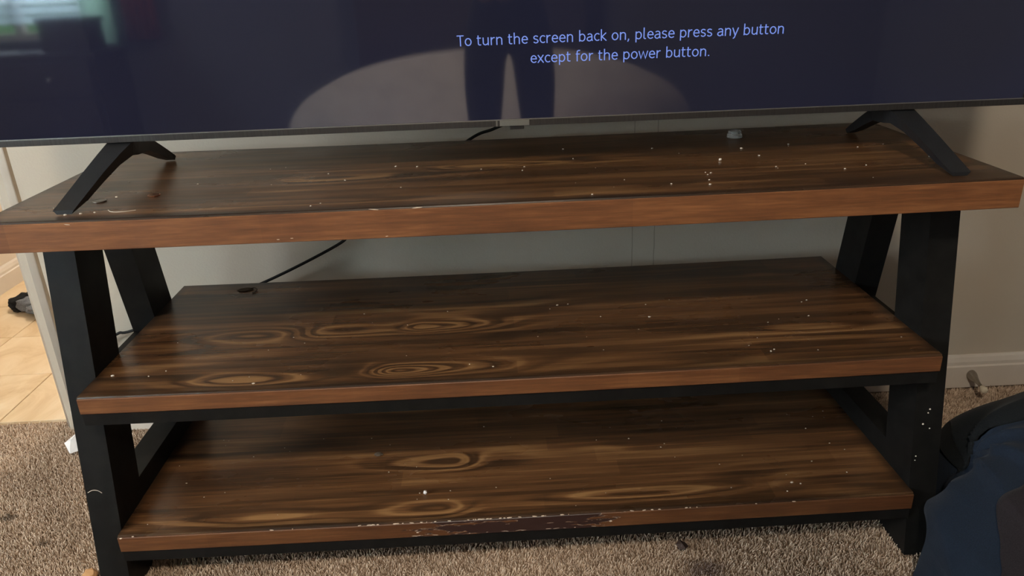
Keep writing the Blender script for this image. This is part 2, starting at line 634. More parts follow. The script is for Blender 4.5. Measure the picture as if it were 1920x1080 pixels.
def smooth_path(ctrl, n=8):
    P = [Vector(p) for p in ctrl]
    out = []
    for i in range(len(P) - 1):
        p0, p1, p2, p3 = P[max(i - 1, 0)], P[i], P[i + 1], P[min(i + 2, len(P) - 1)]
        for k in range(n):
            t = k / n
            out.append(0.5 * ((2 * p1) + (p2 - p0) * t + (2 * p0 - 5 * p1 + 4 * p2 - p3) * t * t
                              + (3 * p1 - p0 - 3 * p2 + p3) * t ** 3))
    out.append(P[-1])
    return out


def lathe(bm, prof, axis_o, axis_d, seg=20):
    """prof: list of (distance along axis, radius)"""
    o, d = Vector(axis_o), Vector(axis_d).normalized()
    u, v = frame_axes(d)
    rings = []
    for t, r in prof:
        rings.append([bm.verts.new(o + d * t + (u * math.cos(a) + v * math.sin(a)) * max(r, 1e-5))
                      for a in [2 * math.pi * k / seg for k in range(seg)]])
    for a, b in zip(rings, rings[1:]):
        for k in range(seg):
            bm.faces.new((a[k], a[(k + 1) % seg], b[(k + 1) % seg], b[k]))
    bm.faces.new(rings[0][::-1])
    bm.faces.new(rings[-1])


def struct(name, bm, mat, origin=None, label=None, bevel=0.0):
    o = bm_obj(name, bm, mat, origin=origin, bevel=bevel)
    o['kind'] = 'structure'
    if label:
        o['label'] = label
    return o


# ------------------------------------------------------------------ the room
YW = 0.594                    # face of the wall behind the stand
XL, XR, YB, ZC = -3.6, 2.5, -3.4, 2.45
XE = -1.170                   # left end of that wall (opening to the kitchen)
XK = -1.91                    # kitchen side wall
YK = 3.2

# carpet: floor slab with a pile on it where the camera sees it
bm = bmesh.new()
add_box(bm, XL, XR, YB, 0.645, -0.08, -0.006)
floor = struct('floor', bm, 'carpet', label='brown carpet floor of the living room')

bm = bmesh.new()
add_box(bm, XK - 0.12, 2.5, 0.645, YK, -0.08, -0.008)
kf = struct('floor.001', bm, 'grout', label='beige tiled floor of the kitchen seen past the wall end')
TS = 0.272
me_tile = None
for i in range(4):
    for j in range(10):
        x0 = XK + 0.006 + i * TS
        y0 = 0.652 + j * TS - 0.07 * (j == 0)
        if y0 > 3.0 or x0 + TS > -0.8:
            continue
        if me_tile is None:
            bm = bmesh.new()
            add_box(bm, 0.0012, TS - 0.0012, 0.0012, TS - 0.0012, -0.009, 0.0)
            bmesh.ops.bevel(bm, geom=[e for e in bm.edges if e.verts[0].co.z > -0.001 and e.verts[1].co.z > -0.001],
                            offset=0.0012, segments=1, affect='EDGES')
            me_tile = bpy.data.meshes.new('tile')
            bm.to_mesh(me_tile)
            bm.free()
            me_tile.materials.append(M['vinyl'])
        o = bpy.data.objects.new('tile', me_tile)
        C.objects.link(o)
        o.location = (x0, 0.650 + j * TS, 0.0)
        o.parent = kf

# walls
bm = bmesh.new()
add_box(bm, XE + 0.03, XR, YW, YW + 0.12, 0, ZC)
struct('wall_back', bm, 'wall', label='greige painted wall behind the television stand')
bm = bmesh.new()
add_box(bm, XL, XK - 0.12, YW, YW + 0.12, 0, ZC)
add_box(bm, XK - 0.12, XE + 0.03, YW, YW + 0.12, 2.1, ZC)
struct('wall_back.001', bm, 'wall_plain')
bm = bmesh.new()
add_box(bm, XR, XR + 0.12, YB, YW + 0.12, 0, ZC)
struct('wall_right', bm, 'wall_dim')
LY0, LY1, LZ0, LZ1 = -2.25, -0.85, 0.85, 2.05    # added window in the left wall, for more ambient light
bm = bmesh.new()
add_box(bm, XL - 0.12, XL, YB - 0.12, LY0, 0, ZC)
add_box(bm, XL - 0.12, XL, LY1, YW + 0.12, 0, ZC)
add_box(bm, XL - 0.12, XL, LY0, LY1, 0, LZ0)
add_box(bm, XL - 0.12, XL, LY0, LY1, LZ1, ZC)
struct('wall_left', bm, 'wall_plain')
WX0, WX1, WZ0, WZ1 = -3.45, -2.25, 0.79, 1.98   # window in the wall behind the camera
bm = bmesh.new()
add_box(bm, XL, WX0, YB - 0.12, YB, 0, ZC)
add_box(bm, WX1, XR + 0.12, YB - 0.12, YB, 0, ZC)
add_box(bm, WX0, WX1, YB - 0.12, YB, 0, WZ0)
add_box(bm, WX0, WX1, YB - 0.12, YB, WZ1, ZC)
struct('wall_front', bm, 'wall_dim')
bm = bmesh.new()
add_box(bm, XL - 0.12, XR + 0.12, YB - 0.12, YW + 0.12, ZC, ZC + 0.1)
add_box(bm, XK - 0.12, 2.5, YW + 0.12, YK + 0.1, ZC, ZC + 0.1)
struct('ceiling', bm, 'ceiling')
# kitchen walls; the side wall has a window
KY0, KY1, KZ0, KZ1 = 1.35, 2.55, 0.98, 1.75
bm = bmesh.new()
add_box(bm, XK - 0.12, XK, 0.714, KY0, 0, ZC)
add_box(bm, XK - 0.12, XK, KY1, YK, 0, ZC)
add_box(bm, XK - 0.12, XK, KY0, KY1, 0, KZ0)
add_box(bm, XK - 0.12, XK, KY0, KY1, KZ1, ZC)
struct('wall_kitchen_side', bm, 'kitchen_wall', label='cream kitchen side wall past the wall end')
bm = bmesh.new()
add_box(bm, XK - 0.12, 2.5, YK, YK + 0.1, 0, ZC)
add_box(bm, 2.4, 2.5, 0.714, YK, 0, ZC)
struct('wall_kitchen_far', bm, 'kitchen_wall')


def window(name, x0, x1, y0, y1, z0, z1, axis):
    """frame with one mullion and two panes, filling an opening"""
    fr = bmesh.new()
    t = 0.045
    if axis == 'x':
        add_box(fr, x0, x1, y0, y1, z0, z0 + t)
        add_box(fr, x0, x1, y0, y1, z1 - t, z1)
        for a in (x0, x1 - t, (x0 + x1 - t) / 2):
            add_box(fr, a, a + t, y0, y1, z0 + t, z1 - t)
    else:
        add_box(fr, x0, x1, y0, y1, z0, z0 + t)
        add_box(fr, x0, x1, y0, y1, z1 - t, z1)
        for a in (y0, y1 - t, (y0 + y1 - t) / 2):
            add_box(fr, x0, x1, a, a + t, z0 + t, z1 - t)
    o = struct(name, fr, 'trim')
    for k in (0, 1):
        p = bmesh.new()
        if axis == 'x':
            m = (x0 + x1) / 2
            a, b = (x0 + t, m - t / 2) if k == 0 else (m + t / 2, x1 - t)
            add_box(p, a, b, (y0 + y1) / 2 - 0.003, (y0 + y1) / 2 + 0.003, z0 + t, z1 - t)
        else:
            m = (y0 + y1) / 2
            a, b = (y0 + t, m - t / 2) if k == 0 else (m + t / 2, y1 - t)
            add_box(p, (x0 + x1) / 2 - 0.003, (x0 + x1) / 2 + 0.003, a, b, z0 + t, z1 - t)
        bm_obj('pane', p, 'glass', o)
    return o


window('window_1', WX0, WX1, YB - 0.10, YB - 0.05, WZ0, WZ1, 'x')
window('window_added', XL - 0.10, XL - 0.05, LY0, LY1, LZ0, LZ1, 'y')
window('window_2', XK - 0.10, XK - 0.05, KY0, KY1, KZ0, KZ1, 'y')


def base_profile(h=0.092, t=0.014):
    return [(0, 0), (t, 0), (t, h * 0.66), (t * 0.72, h * 0.70), (t * 0.72, h * 0.80), (t * 0.45, h * 0.93),
            (t * 0.2, h), (0, h)]


def baseboard(name, p0, p1, nrm, label=None):
    bm = bmesh.new()
    n = Vector((*nrm, 0))
    A = [Vector((*p0, 0)) + n * a + Vector((0, 0, b)) for a, b in base_profile()]
    B = [Vector((*p1, 0)) + n * a + Vector((0, 0, b)) for a, b in base_profile()]
    prism(bm, A, B)
    return struct(name, bm, 'trim', label=label)


baseboard('baseboard_back', (XE + 0.05, YW), (XR, YW), (0, -1), 'white painted baseboard along the wall behind the stand')
baseboard('baseboard_left', (XK, 0.72), (XK, YK), (1, 0), 'white baseboard in the kitchen beyond the wall end')
baseboard('baseboard_right', (XR, YB), (XR, YW), (-1, 0))

# rounded casing on the wall's end, with a narrow tan strip beside it
bm = bmesh.new()
poly = []
cx0, cx1 = XE, -1.098
for k in range(25):
    a = 1.5 * math.pi - k * (math.pi / 2) / 24
    poly.append((cx1 - 0.003 + (cx1 - 0.003 - cx0) * math.cos(a), YW + 0.052 + 0.055 * math.sin(a)))
poly = [(cx1 - 0.003, YW + 0.004), (cx1 - 0.003, YW - 0.003)] + poly[1:] + [(cx0, YW + 0.125), (XE + 0.029, YW + 0.125), (XE + 0.029, YW + 0.004)]
prism(bm, [(x, y, 0) for x, y in poly], [(x, y, 2.1) for x, y in poly])
o = struct('trim_1', bm, 'casing', label='rounded cream corner on the left end of the wall')
for p_ in o.data.polygons:
    p_.use_smooth = len(p_.vertices) == 4 and p_.normal.x < 0.2
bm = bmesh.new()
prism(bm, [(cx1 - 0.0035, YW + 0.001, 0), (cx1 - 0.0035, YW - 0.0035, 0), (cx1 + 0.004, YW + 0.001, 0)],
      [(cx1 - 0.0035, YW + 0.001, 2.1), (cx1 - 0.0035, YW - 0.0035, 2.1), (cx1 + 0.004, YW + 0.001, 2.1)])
struct('trim_2', bm, 'tan_strip', label='narrow tan strip beside the rounded cream corner')

# carpet pile: small leaning tufts over the part of the floor in view
def carpet_pile():
    pts = []
    def area_pts(x0, x1, y0, y1, s):
        nx, ny = int((x1 - x0) / s), int((y1 - y0) / s)
        gx, gy = np.meshgrid(np.arange(nx), np.arange(ny))
        P = np.stack([x0 + (gx.ravel() + rng.random(nx * ny)) * s, y0 + (gy.ravel() + rng.random(nx * ny)) * s], 1)
        return P
    pts.append(area_pts(-1.62, -0.60, -0.15, 0.640, 0.0036))
    pts.append(area_pts(-0.60, 0.85, -0.15, 0.20, 0.0036))
    pts.append(area_pts(-0.60, 0.72, 0.20, 0.58, 0.009))
    pts.append(area_pts(0.72, 1.62, 0.10, 0.578, 0.0038))
    pts.append(area_pts(0.85, 1.62, -0.15, 0.10, 0.010))
    pts.append(area_pts(-1.62, 1.62, -0.75, -0.15, 0.0062))
    P = np.concatenate(pts)
    n = len(P)
    # clumps lean together
    fx = np.array([mnoise.noise(Vector((p[0] * 75, p[1] * 75, 0.3))) for p in P])
    fy = np.array([mnoise.noise(Vector((p[0] * 75, p[1] * 75, 7.7))) for p in P])
    h = 0.0085 * (0.7 + 0.6 * rng.random(n))
    lean = np.stack([fx * 0.006 + rng.normal(0, 0.0022, n), fy * 0.006 - 0.0008 + rng.normal(0, 0.0022, n)], 1)
    ang = rng.random(n) * 6.283
    wd = 0.0017 * (0.7 + 0.6 * rng.random(n))
    V = np.zeros((n, 6, 3))
    for k in range(3):
        a = ang + k * 2.0944
        V[:, k, 0] = P[:, 0] + np.cos(a) * wd
        V[:, k, 1] = P[:, 1] + np.sin(a) * wd
        V[:, k, 2] = -0.0065
        V[:, k + 3, 0] = P[:, 0] + lean[:, 0] + np.cos(a) * wd * 0.55
        V[:, k + 3, 1] = P[:, 1] + lean[:, 1] + np.sin(a) * wd * 0.55
        V[:, k + 3, 2] = -0.0065 + h
    F = np.array([[0, 1, 4, 3], [1, 2, 5, 4], [2, 0, 3, 5]])
    idx = (np.arange(n) * 6)[:, None, None] + F[None]
    quads = idx.reshape(-1, 4)
    tops = (np.arange(n) * 6)[:, None] + np.array([3, 4, 5])[None]
    nv, nq, nt = n * 6, len(quads), len(tops)
    me = bpy.data.meshes.new('carpet_pile')
    me.vertices.add(nv)
    me.vertices.foreach_set('co', V.reshape(-1))
    me.loops.add(nq * 4 + nt * 3)
    me.loops.foreach_set('vertex_index', np.concatenate([quads.ravel(), tops.ravel()]).astype(np.int32))
    me.polygons.add(nq + nt)
    starts = np.concatenate([np.arange(nq) * 4, nq * 4 + np.arange(nt) * 3]).astype(np.int32)
    me.polygons.foreach_set('loop_start', starts)
    me.update(calc_edges=True)
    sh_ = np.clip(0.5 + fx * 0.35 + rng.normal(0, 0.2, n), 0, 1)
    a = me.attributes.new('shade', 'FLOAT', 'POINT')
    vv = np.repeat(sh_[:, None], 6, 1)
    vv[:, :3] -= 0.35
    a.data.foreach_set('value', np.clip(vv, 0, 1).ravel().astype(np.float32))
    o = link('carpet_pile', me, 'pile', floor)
    o['kind'] = 'stuff'
    return o


carpet_pile()

# ------------------------------------------------------------------ the television stand
W, D = 1.600, DD
T0, T1, T2 = 0.0482, 0.0317, 0.0346
Z0, Z1, Z2 = H, H - 0.3043, H - 0.592
WS = 1.456
XLG, LW = 0.7795, 0.052
stand = empty('television_stand', (0, D / 2, 0),
              'wide three-tier television stand of dark brown wood shelves on black A-shaped metal legs', 'television stand')


def sag_of(x, w_, amount):
    return -amount * (1 - (2 * x / w_) ** 2)


def slab(name, w_, d_, ztop, th, y0, mat, sag, parent):
    """shelf board: top and body, front strip made separately"""
    bm = bmesh.new()
    n = 24
    b = 0.003
    # section in the y-z plane with eased upper edges
    sec = [(y0, -th), (y0, -b), (y0 + b * 0.3, -b * 0.3), (y0 + b, 0), (y0 + d_ - b, 0), (y0 + d_ - b * 0.3, -b * 0.3),
           (y0 + d_, -b), (y0 + d_, -th)]
    rows = []
    for i in range(n + 1):
        x = -w_ / 2 + w_ * i / n
        s = sag_of(x, w_, sag)
        rows.append([bm.verts.new((x, y, ztop + z + s)) for y, z in sec])
    for a, c in zip(rows, rows[1:]):
        for k in range(len(sec)):
            bm.faces.new((a[k], c[k], c[(k + 1) % len(sec)], a[(k + 1) % len(sec)]))
    bm.faces.new(rows[0])
    bm.faces.new(rows[-1][::-1])
    return bm_obj(name, bm, mat, parent, False, origin=(0, y0 + d_ / 2, ztop - th))


def strip(name, w_, ztop, th, y0, mat, sag, parent):
    """front edge strip, let in flush under the top"""
    bm = bmesh.new()
    n = 24
    sec = [(y0 - 0.0015, -th), (y0 - 0.0022, -th + 0.001), (y0 - 0.0022, -0.0042), (y0 - 0.0012, -0.0032), (y0 + 0.002, -0.0032), (y0 + 0.002, -th)]
    rows = []
    for i in range(n + 1):
        x = -w_ / 2 + w_ * i / n
        s = sag_of(x, w_, sag)
        rows.append([bm.verts.new((x, y, ztop + z + s)) for y, z in sec])
    for a, c in zip(rows, rows[1:]):
        for k in range(len(sec)):
            bm.faces.new((a[k], c[k], c[(k + 1) % len(sec)], a[(k + 1) % len(sec)]))
    bm.faces.new(rows[0])
    bm.faces.new(rows[-1][::-1])
    return bm_obj(name, bm, mat, parent, False, origin=(0, y0, ztop - th / 2))


SG = 0.003
for nm, w_, zt, th, wm, em, lab in (
        ('top_board', W, Z0, T0, 'wood_top', 'edge_top', None),
        ('shelf', WS, Z1, T1, 'wood_mid', 'edge_mid', 'middle shelf board'),
        ('shelf', WS, Z2, T2, 'wood_bot', 'edge_bot', 'bottom shelf board with a peeled front edge')):
    o = slab(nm, w_, D, zt, th, 0.0, wm, SG, stand)
    if lab:
        o['label'] = lab
    e = strip('edge_strip', w_, zt, th, 0.0, em, SG, o)
    e.parent = o
    e.matrix_parent_inverse = Matrix.Translation(-o.location) @ Matrix.Translation(-stand.location) @ Matrix.Translation(stand.location)
    e['label'] = 'reddish brown front edge'

FY, FS, LD = 0.1114, -0.1762, 0.0924
zu = Z0 - T0                  # underside of the top
for sx in (-1, 1):
    xa, xb = sorted((sx * (XLG - LW), sx * XLG))
    for front in (True, False):
        if front:
            ya, yb = FY, FY + FS * zu
        else:
            ya, yb = 0.2761, 0.2761 + 0.1758 * zu
        bm = bmesh.new()
        top = [(xa, ya, zu - 0.0005), (xb, ya, zu - 0.0005), (xb, ya + LD, zu - 0.0005), (xa, ya + LD, zu - 0.0005)]
        bot = [(xa, yb, 0), (xb, yb, 0), (xb, yb + LD, 0), (xa, yb + LD, 0)]
        prism(bm, top, bot)
        bm_obj('leg', bm, 'metal', stand, bevel=0.0018)


def leg_y(z):                 # front face of a front leg / back face of a rear leg at height z
    return FY + FS * (zu - z), 0.2761 + LD + 0.1758 * (zu - z)


# front and back rails under the two lower shelves
for zt, th, rr in ((Z1, T1, 0.0235), (Z2, T2, 0.0235)):
    for y0 in (0.0015, D - 0.03):
        bm = bmesh.new()
        n = 12
        rows = []
        for i in range(n + 1):
            x = -WS / 2 + WS * i / n
            s = sag_of(x, WS, SG)
            zt_ = zt - th + s - 0.0004
            rows.append([bm.verts.new((x, y, z)) for y, z in ((y0, zt_ - rr), (y0, zt_), (y0 + 0.028, zt_), (y0 + 0.028, zt_ - rr))])
        for a, c in zip(rows, rows[1:]):
            for k in range(4):
                bm.faces.new((a[k], c[k], c[(k + 1) % 4], a[(k + 1) % 4]))
        bm.faces.new(rows[0])
        bm.faces.new(rows[-1][::-1])
        bm_obj('rail', bm, 'metal', stand)
# side rails: between the legs, standing above the bottom shelf's surface
for sx in (-1, 1):
    for zt, zb, in ((Z2 + 0.0435, Z2 - T2 - 0.022), (Z1 - T1 - 0.001, Z1 - T1 - 0.024)):
        xa, xb = sorted((sx * (XLG - LW + 0.0004), sx * (XLG - 0.002)))
        f1, b1 = leg_y(zt)
        f0, b0 = leg_y(zb)
        A = [(xa, f0 + LD - 0.001, zb), (xa, f1 + LD - 0.001, zt), (xa, b1 - LD + 0.001, zt), (xa, b0 - LD + 0.001, zb)]
        B = [(xb, y, z) for _, y, z in A]
        bm = bmesh.new()
        prism(bm, A, B)
        bm_obj('side_rail', bm, 'metal', stand, bevel=0.0015)

# bare chips along the lower shelf's front edge
cb = bmesh.new()
def chip(bm, x, y, z, sx, sy, sz):
    r = bmesh.ops.create_icosphere(bm, subdivisions=1, radius=1.0)
    for v in r['verts']:
        v.co = Vector((v.co.x * sx * random.uniform(0.7, 1.2), v.co.y * sy, v.co.z * sz * random.uniform(0.7, 1.2)))
    a = random.uniform(-0.2, 0.2)
    bmesh.ops.rotate(bm, verts=r['verts'], cent=(0, 0, 0), matrix=Matrix.Rotation(a, 3, 'Y'))
    bmesh.ops.translate(bm, verts=r['verts'], vec=(x, y, z))
for k in range(46):
    x = random.uniform(-0.30, 0.36) if k < 38 else random.uniform(-0.55, 0.66)
    chip(cb, x, -0.0012, Z2 - 0.0022 + sag_of(x, WS, SG), random.uniform(0.001, 0.0055), 0.0013, random.uniform(0.0005, 0.0013))
for k in range(16):
    x = random.uniform(-0.26, 0.14)
    chip(cb, x, -0.0018, Z2 - T2 + 0.003 + sag_of(x, WS, SG), random.uniform(0.003, 0.012), 0.0006, random.uniform(0.0005, 0.0011))
for x, dz, s in ((-0.722, -0.004, 0.003), (-0.70, -0.001, 0.0025), (0.165, -0.022, 0.004), (-0.19, -0.024, 0.003)):
    chip(cb, x, -0.0018, Z2 + dz + sag_of(x, WS, SG), s, 0.001, s * 0.6)
o = bm_obj('edge_chips', cb, 'chip', stand)
o['kind'] = 'stuff'
cb = bmesh.new()
for x, dz, s in ((-0.665, -0.006, 0.006), (-0.356, -0.043, 0.004), (-0.335, -0.042, 0.003), (-0.19, -0.045, 0.003), (-0.205, -0.002, 0.01), (-0.14, -0.002, 0.008)):
    chip(cb, x, -0.0018, Z0 + dz + sag_of(x, W, SG), s, 0.0008, 0.0009)
o = bm_obj('edge_chips', cb, 'chip', stand)
o['kind'] = 'stuff'

# ------------------------------------------------------------------ the television
TY = 0.195                    # front face
TX0, TX1, TZ0 = -0.868, 0.914, H + 0.077
TZ1 = TZ0 + 1.02
BZ = 0.0118                   # height of the lower bezel
tv = empty('television', (0.022, TY + 0.03, H),
           'large flat-screen television showing two lines of blue text on a near-black screen', 'television')
TD = 0.014
# cabinet, tapering to the back
bm = bmesh.new()
A = [(TX0, TY + 0.002, TZ0), (TX1, TY + 0.002, TZ0), (TX1, TY + 0.002, TZ1), (TX0, TY + 0.002, TZ1)]
B = [(TX0 + 0.006, TY + 0.028, TZ0 + 0.004), (TX1 - 0.006, TY + 0.028, TZ0 + 0.004), (TX1 - 0.006, TY + 0.028, TZ1 - 0.006), (TX0 + 0.006, TY + 0.028, TZ1 - 0.006)]
prism(bm, A, B)
add_box(bm, -0.55, 0.60, TY + 0.027, TY + 0.062, TZ0 + 0.02, TZ0 + 0.62)
bm_obj('cabinet', bm, 'tv_plastic', tv, bevel=0.002)
box('screen', TX0 + 0.005, TX1 - 0.005, TY - 0.0005, TY + 0.004, TZ0 + BZ, TZ1 - 0.005, 'screen', tv, origin=(0, TY, TZ0))
# frame: lower bezel and three thin sides
box('bezel', TX0, TX1, TY - 0.003, TY + 0.012, TZ0, TZ0 + BZ - 0.0012, 'bezel', tv, bevel=0.001, origin=(0, TY, TZ0))
box('bezel_lip', TX0 + 0.002, TX1 - 0.002, TY - 0.0022, TY + 0.004, TZ0 + BZ - 0.0012, TZ0 + BZ, 'bezel_lip', tv)
for nm, a in (('side_frame', (TX0, TX0 + 0.005)), ('side_frame', (TX1 - 0.005, TX1))):
    box(nm, a[0], a[1], TY - 0.002, TY + 0.012, TZ0 + BZ, TZ1, 'bezel', tv)
box('top_frame', TX0, TX1, TY - 0.002, TY + 0.012, TZ1 - 0.005, TZ1, 'bezel', tv)
box('pale_plate', -0.006, 0.045, TY - 0.0038, TY - 0.001, TZ0 + 0.0008, TZ0 + BZ - 0.0016, 'pale_plate', tv, bevel=0.0004)  # small paler plate at the middle of the lower bezel
box('pale_line', -0.0125, -0.0098, TY - 0.0036, TY - 0.001, TZ0 + 0.0008, TZ0 + BZ - 0.0016, 'pale_plate', tv)
box('infrared_receiver', 0.011, 0.036, TY - 0.001, TY + 0.012, TZ0 - 0.0062, TZ0 + 0.0005, 'dark_plastic', tv, bevel=0.002)


def arc(cx, cy, rx, ry, a0, a1, n=12):
    return [(cx + rx * math.cos(math.radians(a0 + (a1 - a0) * k / n)), cy + ry * math.sin(math.radians(a0 + (a1 - a0) * k / n))) for k in range(n + 1)]


XH = 0.73                     # x-height, in cap heights
R_, C_ = XH / 2, 0.215        # bowl radii
GLYPH = {                     # advance, strokes (centre lines); cap height = 1
    'T': (0.62, [[(0.02, 0.95), (0.60, 0.95)], [(0.31, 0.95), (0.31, 0.0)]]),
    'o': (0.66, [arc(0.33, R_, 0.235, R_ - 0.05, 0, 360, 24)]),
    't': (0.44, [[(0.03, XH - 0.05), (0.38, XH - 0.05)], [(0.15, 0.93), (0.15, 0.20)] + arc(0.28, 0.19, 0.13, 0.14, 180, 270, 6) + [(0.38, 0.07)]]),
    'u': (0.66, [[(0.12, XH), (0.12, 0.24)] + arc(0.30, 0.24, 0.18, 0.19, 180, 275, 8) + [(0.42, 0.10), (0.53, 0.22)], [(0.53, XH), (0.53, 0.0)]]),
    'r': (0.46, [[(0.12, XH), (0.12, 0.0)], [(0.12, 0.46)] + arc(0.34, 0.42, 0.20, 0.255, 165, 88, 8) + [(0.42, 0.67)]]),
    'n': (0.66, [[(0.12, XH), (0.12, 0.0)], [(0.12, 0.53)] + arc(0.34, 0.48, 0.19, 0.20, 120, 0, 10) + [(0.53, 0.0)]]),
    'h': (0.66, [[(0.12, 1.06), (0.12, 0.0)], [(0.12, 0.53)] + arc(0.34, 0.48, 0.19, 0.20, 120, 0, 10) + [(0.53, 0.0)]]),
    'e': (0.62, [[(0.09, 0.38), (0.53, 0.38)] + arc(0.32, 0.38, 0.215, 0.30, 0, 180, 12) + arc(0.34, 0.35, 0.24, 0.30, 180, 300, 10) + [(0.53, 0.14)]]),
    's': (0.53, [[(0.44, 0.61)] + arc(0.27, 0.53, 0.165, 0.155, 50, 235, 10) + [(0.27, 0.38)] + arc(0.27, 0.20, 0.175, 0.155, 60, -145, 12) + [(0.08, 0.11)]]),
    'c': (0.54, [[(0.49, 0.59)] + arc(0.33, R_, 0.235, R_ - 0.05, 55, 305, 16) + [(0.49, 0.13)]]),
    'b': (0.66, [[(0.12, 1.06), (0.12, 0.0)], [(0.12, 0.54)] + arc(0.33, R_, 0.225, R_ - 0.05, 125, -125, 18) + [(0.12, 0.16)]]),
    'p': (0.66, [[(0.12, XH), (0.12, -0.27)], [(0.12, 0.54)] + arc(0.33, R_, 0.225, R_ - 0.05, 125, -125, 18) + [(0.12, 0.16)]]),
    'a': (0.60, [[(0.12, 0.61)] + arc(0.29, 0.50, 0.185, 0.18, 118, 0, 8) + [(0.475, 0.16), (0.53, 0.03)], [(0.47, 0.41), (0.30, 0.40)] + arc(0.27, 0.21, 0.19, 0.175, 100, 280, 10) + [(0.38, 0.08), (0.47, 0.20)]]),
    'k': (0.58, [[(0.12, 1.06), (0.12, 0.0)], [(0.51, XH), (0.17, 0.38), (0.54, 0.0)]]),
    'l': (0.34, [[(0.12, 1.06), (0.12, 0.18)] + arc(0.22, 0.17, 0.10, 0.12, 180, 270, 5) + [(0.29, 0.06)]]),
    'y': (0.57, [[(0.05, XH), (0.29, 0.03)], [(0.53, XH), (0.29, 0.0), (0.24, -0.15)] + arc(0.12, -0.10, 0.12, 0.14, -20, -95, 5)]),
    'x': (0.56, [[(0.05, XH), (0.51, 0.0)], [(0.50, XH), (0.04, 0.0)]]),
    'f': (0.40, [[(0.03, XH - 0.05), (0.37, XH - 0.05)], [(0.15, 0.0), (0.15, 0.84)] + arc(0.29, 0.84, 0.14, 0.17, 180, 85, 6) + [(0.40, 0.99)]]),
    'w': (0.84, [[(0.05, XH), (0.23, 0.03), (0.42, XH - 0.06), (0.61, 0.03), (0.79, XH)]]),
    ',': (0.29, [[(0.14, 0.10), (0.14, 0.0), (0.07, -0.17)]]),
    '.': (0.29, [[(0.08, 0.06), (0.20, 0.06)]]),
    ' ': (0.35, []),
}


def text_line(body, x0, x1, zbase, cap):
    """upright sans-serif lettering laid out from stroke centre lines"""
    sw = 0.046                 # half stroke width
    total = sum(GLYPH[c][0] for c in body) - 0.1
    bm = bmesh.new()
    sc = (x1 - x0) / total
    pen = -0.02
    for ch in body:
        adv, strokes = GLYPH[ch]
        for st in strokes:
            st = [p for i, p in enumerate(st) if i == 0 or math.dist(p, st[i - 1]) > 0.004]
            closed = math.dist(st[0], st[-1]) < 0.01
            L, Rr = [], []
            n = len(st)
            for i, (px, py) in enumerate(st):
                a = st[i - 1] if i > 0 else (st[-2] if closed else st[0])
                b = st[i + 1] if i < n - 1 else (st[1] if closed else st[-1])
                d0 = Vector((px - a[0], py - a[1]))
                d1 = Vector((b[0] - px, b[1] - py))
                if d0.length < 1e-6:
                    d0 = d1
                if d1.length < 1e-6:
                    d1 = d0
                d0.normalize()
                d1.normalize()
                t = (d0 + d1)
                t = t.normalized() if t.length > 1e-4 else d1
                nn = Vector((-t.y, t.x))
                k = sw / max(0.5, abs(nn.dot(Vector((-d1.y, d1.x)))))
                L.append((px + nn.x * k, py + nn.y * k))
                Rr.append((px - nn.x * k, py - nn.y * k))
            def P(q):
                return bm.verts.new((x0 + (pen + q[0]) * sc, TY - 0.0009, zbase + q[1] * cap))
            LV = [P(q) for q in L]
            RV = [P(q) for q in Rr]
            for i in range(n - 1):
                bm.faces.new((LV[i], RV[i], RV[i + 1], LV[i + 1]))
        pen += adv
    return bm_obj('screen_text', bm, 'letters', tv)


text_line('To turn the screen back on, please press any button', -0.0712, 0.474, H + 0.2112, 0.0172)
text_line('except for the power button.', 0.0492, 0.3512, H + 0.1800, 0.0172)


# feet: a fore-and-aft chevron of two tapering arms
def foot(side, pf, pr, xa):
    """pf / pr: front and rear tips on the board, xa: x of the apex under the cabinet"""
    bm = bmesh.new()
    za = TZ0 - H
    hw = 0.0135
    ya, yc = TY + 0.004, TY + 0.050
    def sect(x, y, z, w2, drop, wy=0.0):
        # wedge section: broad outer-top face, narrower underneath
        return [(x - w2, y - wy, H + z), (x + w2, y - wy, H + z), (x + w2 * 0.7, y + wy, H + z - drop), (x - w2 * 0.7, y + wy, H + z - drop)]
    # front arm
    segs = []
    pts = [(0.0, 0.0065, 0.0160, 0.0062), (0.25, 0.0255, 0.0165, 0.0150), (0.5, 0.0445, 0.0172, 0.0175), (0.78, 0.0640, 0.0190, 0.0200), (1.0, 0.0775, 0.0215, 0.0250)]
    for t, z, w2, dr in pts:
        x = pf[0] + (xa - pf[0]) * t
        y = pf[1] + (ya + 0.004 - pf[1]) * t
        segs.append((x, y, z, w2, dr))
    # rear arm
    pts2 = [(0.30, 0.0680, 0.0185, 0.0230), (0.55, 0.0480, 0.0160, 0.0190), (0.8, 0.0265, 0.0140, 0.0150), (1.0, 0.0085, 0.0120, 0.0080)]
    segs.append((xa, yc - 0.02, 0.0775, 0.0215, 0.0285))
    for t, z, w2, dr in pts2:
        x = xa + (pr[0] - xa) * t
        y = yc - 0.02 + (pr[1] - yc + 0.02) * t
        segs.append((x, y, z, w2, dr))
    rows = []
    for (x, y, z, w2, dr) in segs:
        rows.append([bm.verts.new(p) for p in sect(x, y, z, w2, dr)])
    for a, b in zip(rows, rows[1:]):
        for k in range(4):
            bm.faces.new((a[k], b[k], b[(k + 1) % 4], a[(k + 1) % 4]))
    bm.faces.new(rows[0][::-1])
    bm.faces.new(rows[-1])
    for v in bm.verts:
        x = v.co.x
        v.co.z = max(v.co.z, H + sag_of(x, W, SG) + 0.0003)
    return bm_obj('foot', bm, 'tv_plastic', tv, bevel=0.0012)


foot(-1, (-0.684, 0.030), (-0.662, 0.402), -0.656)
foot(1, (0.713, 0.024), (0.706, 0.385), 0.700)

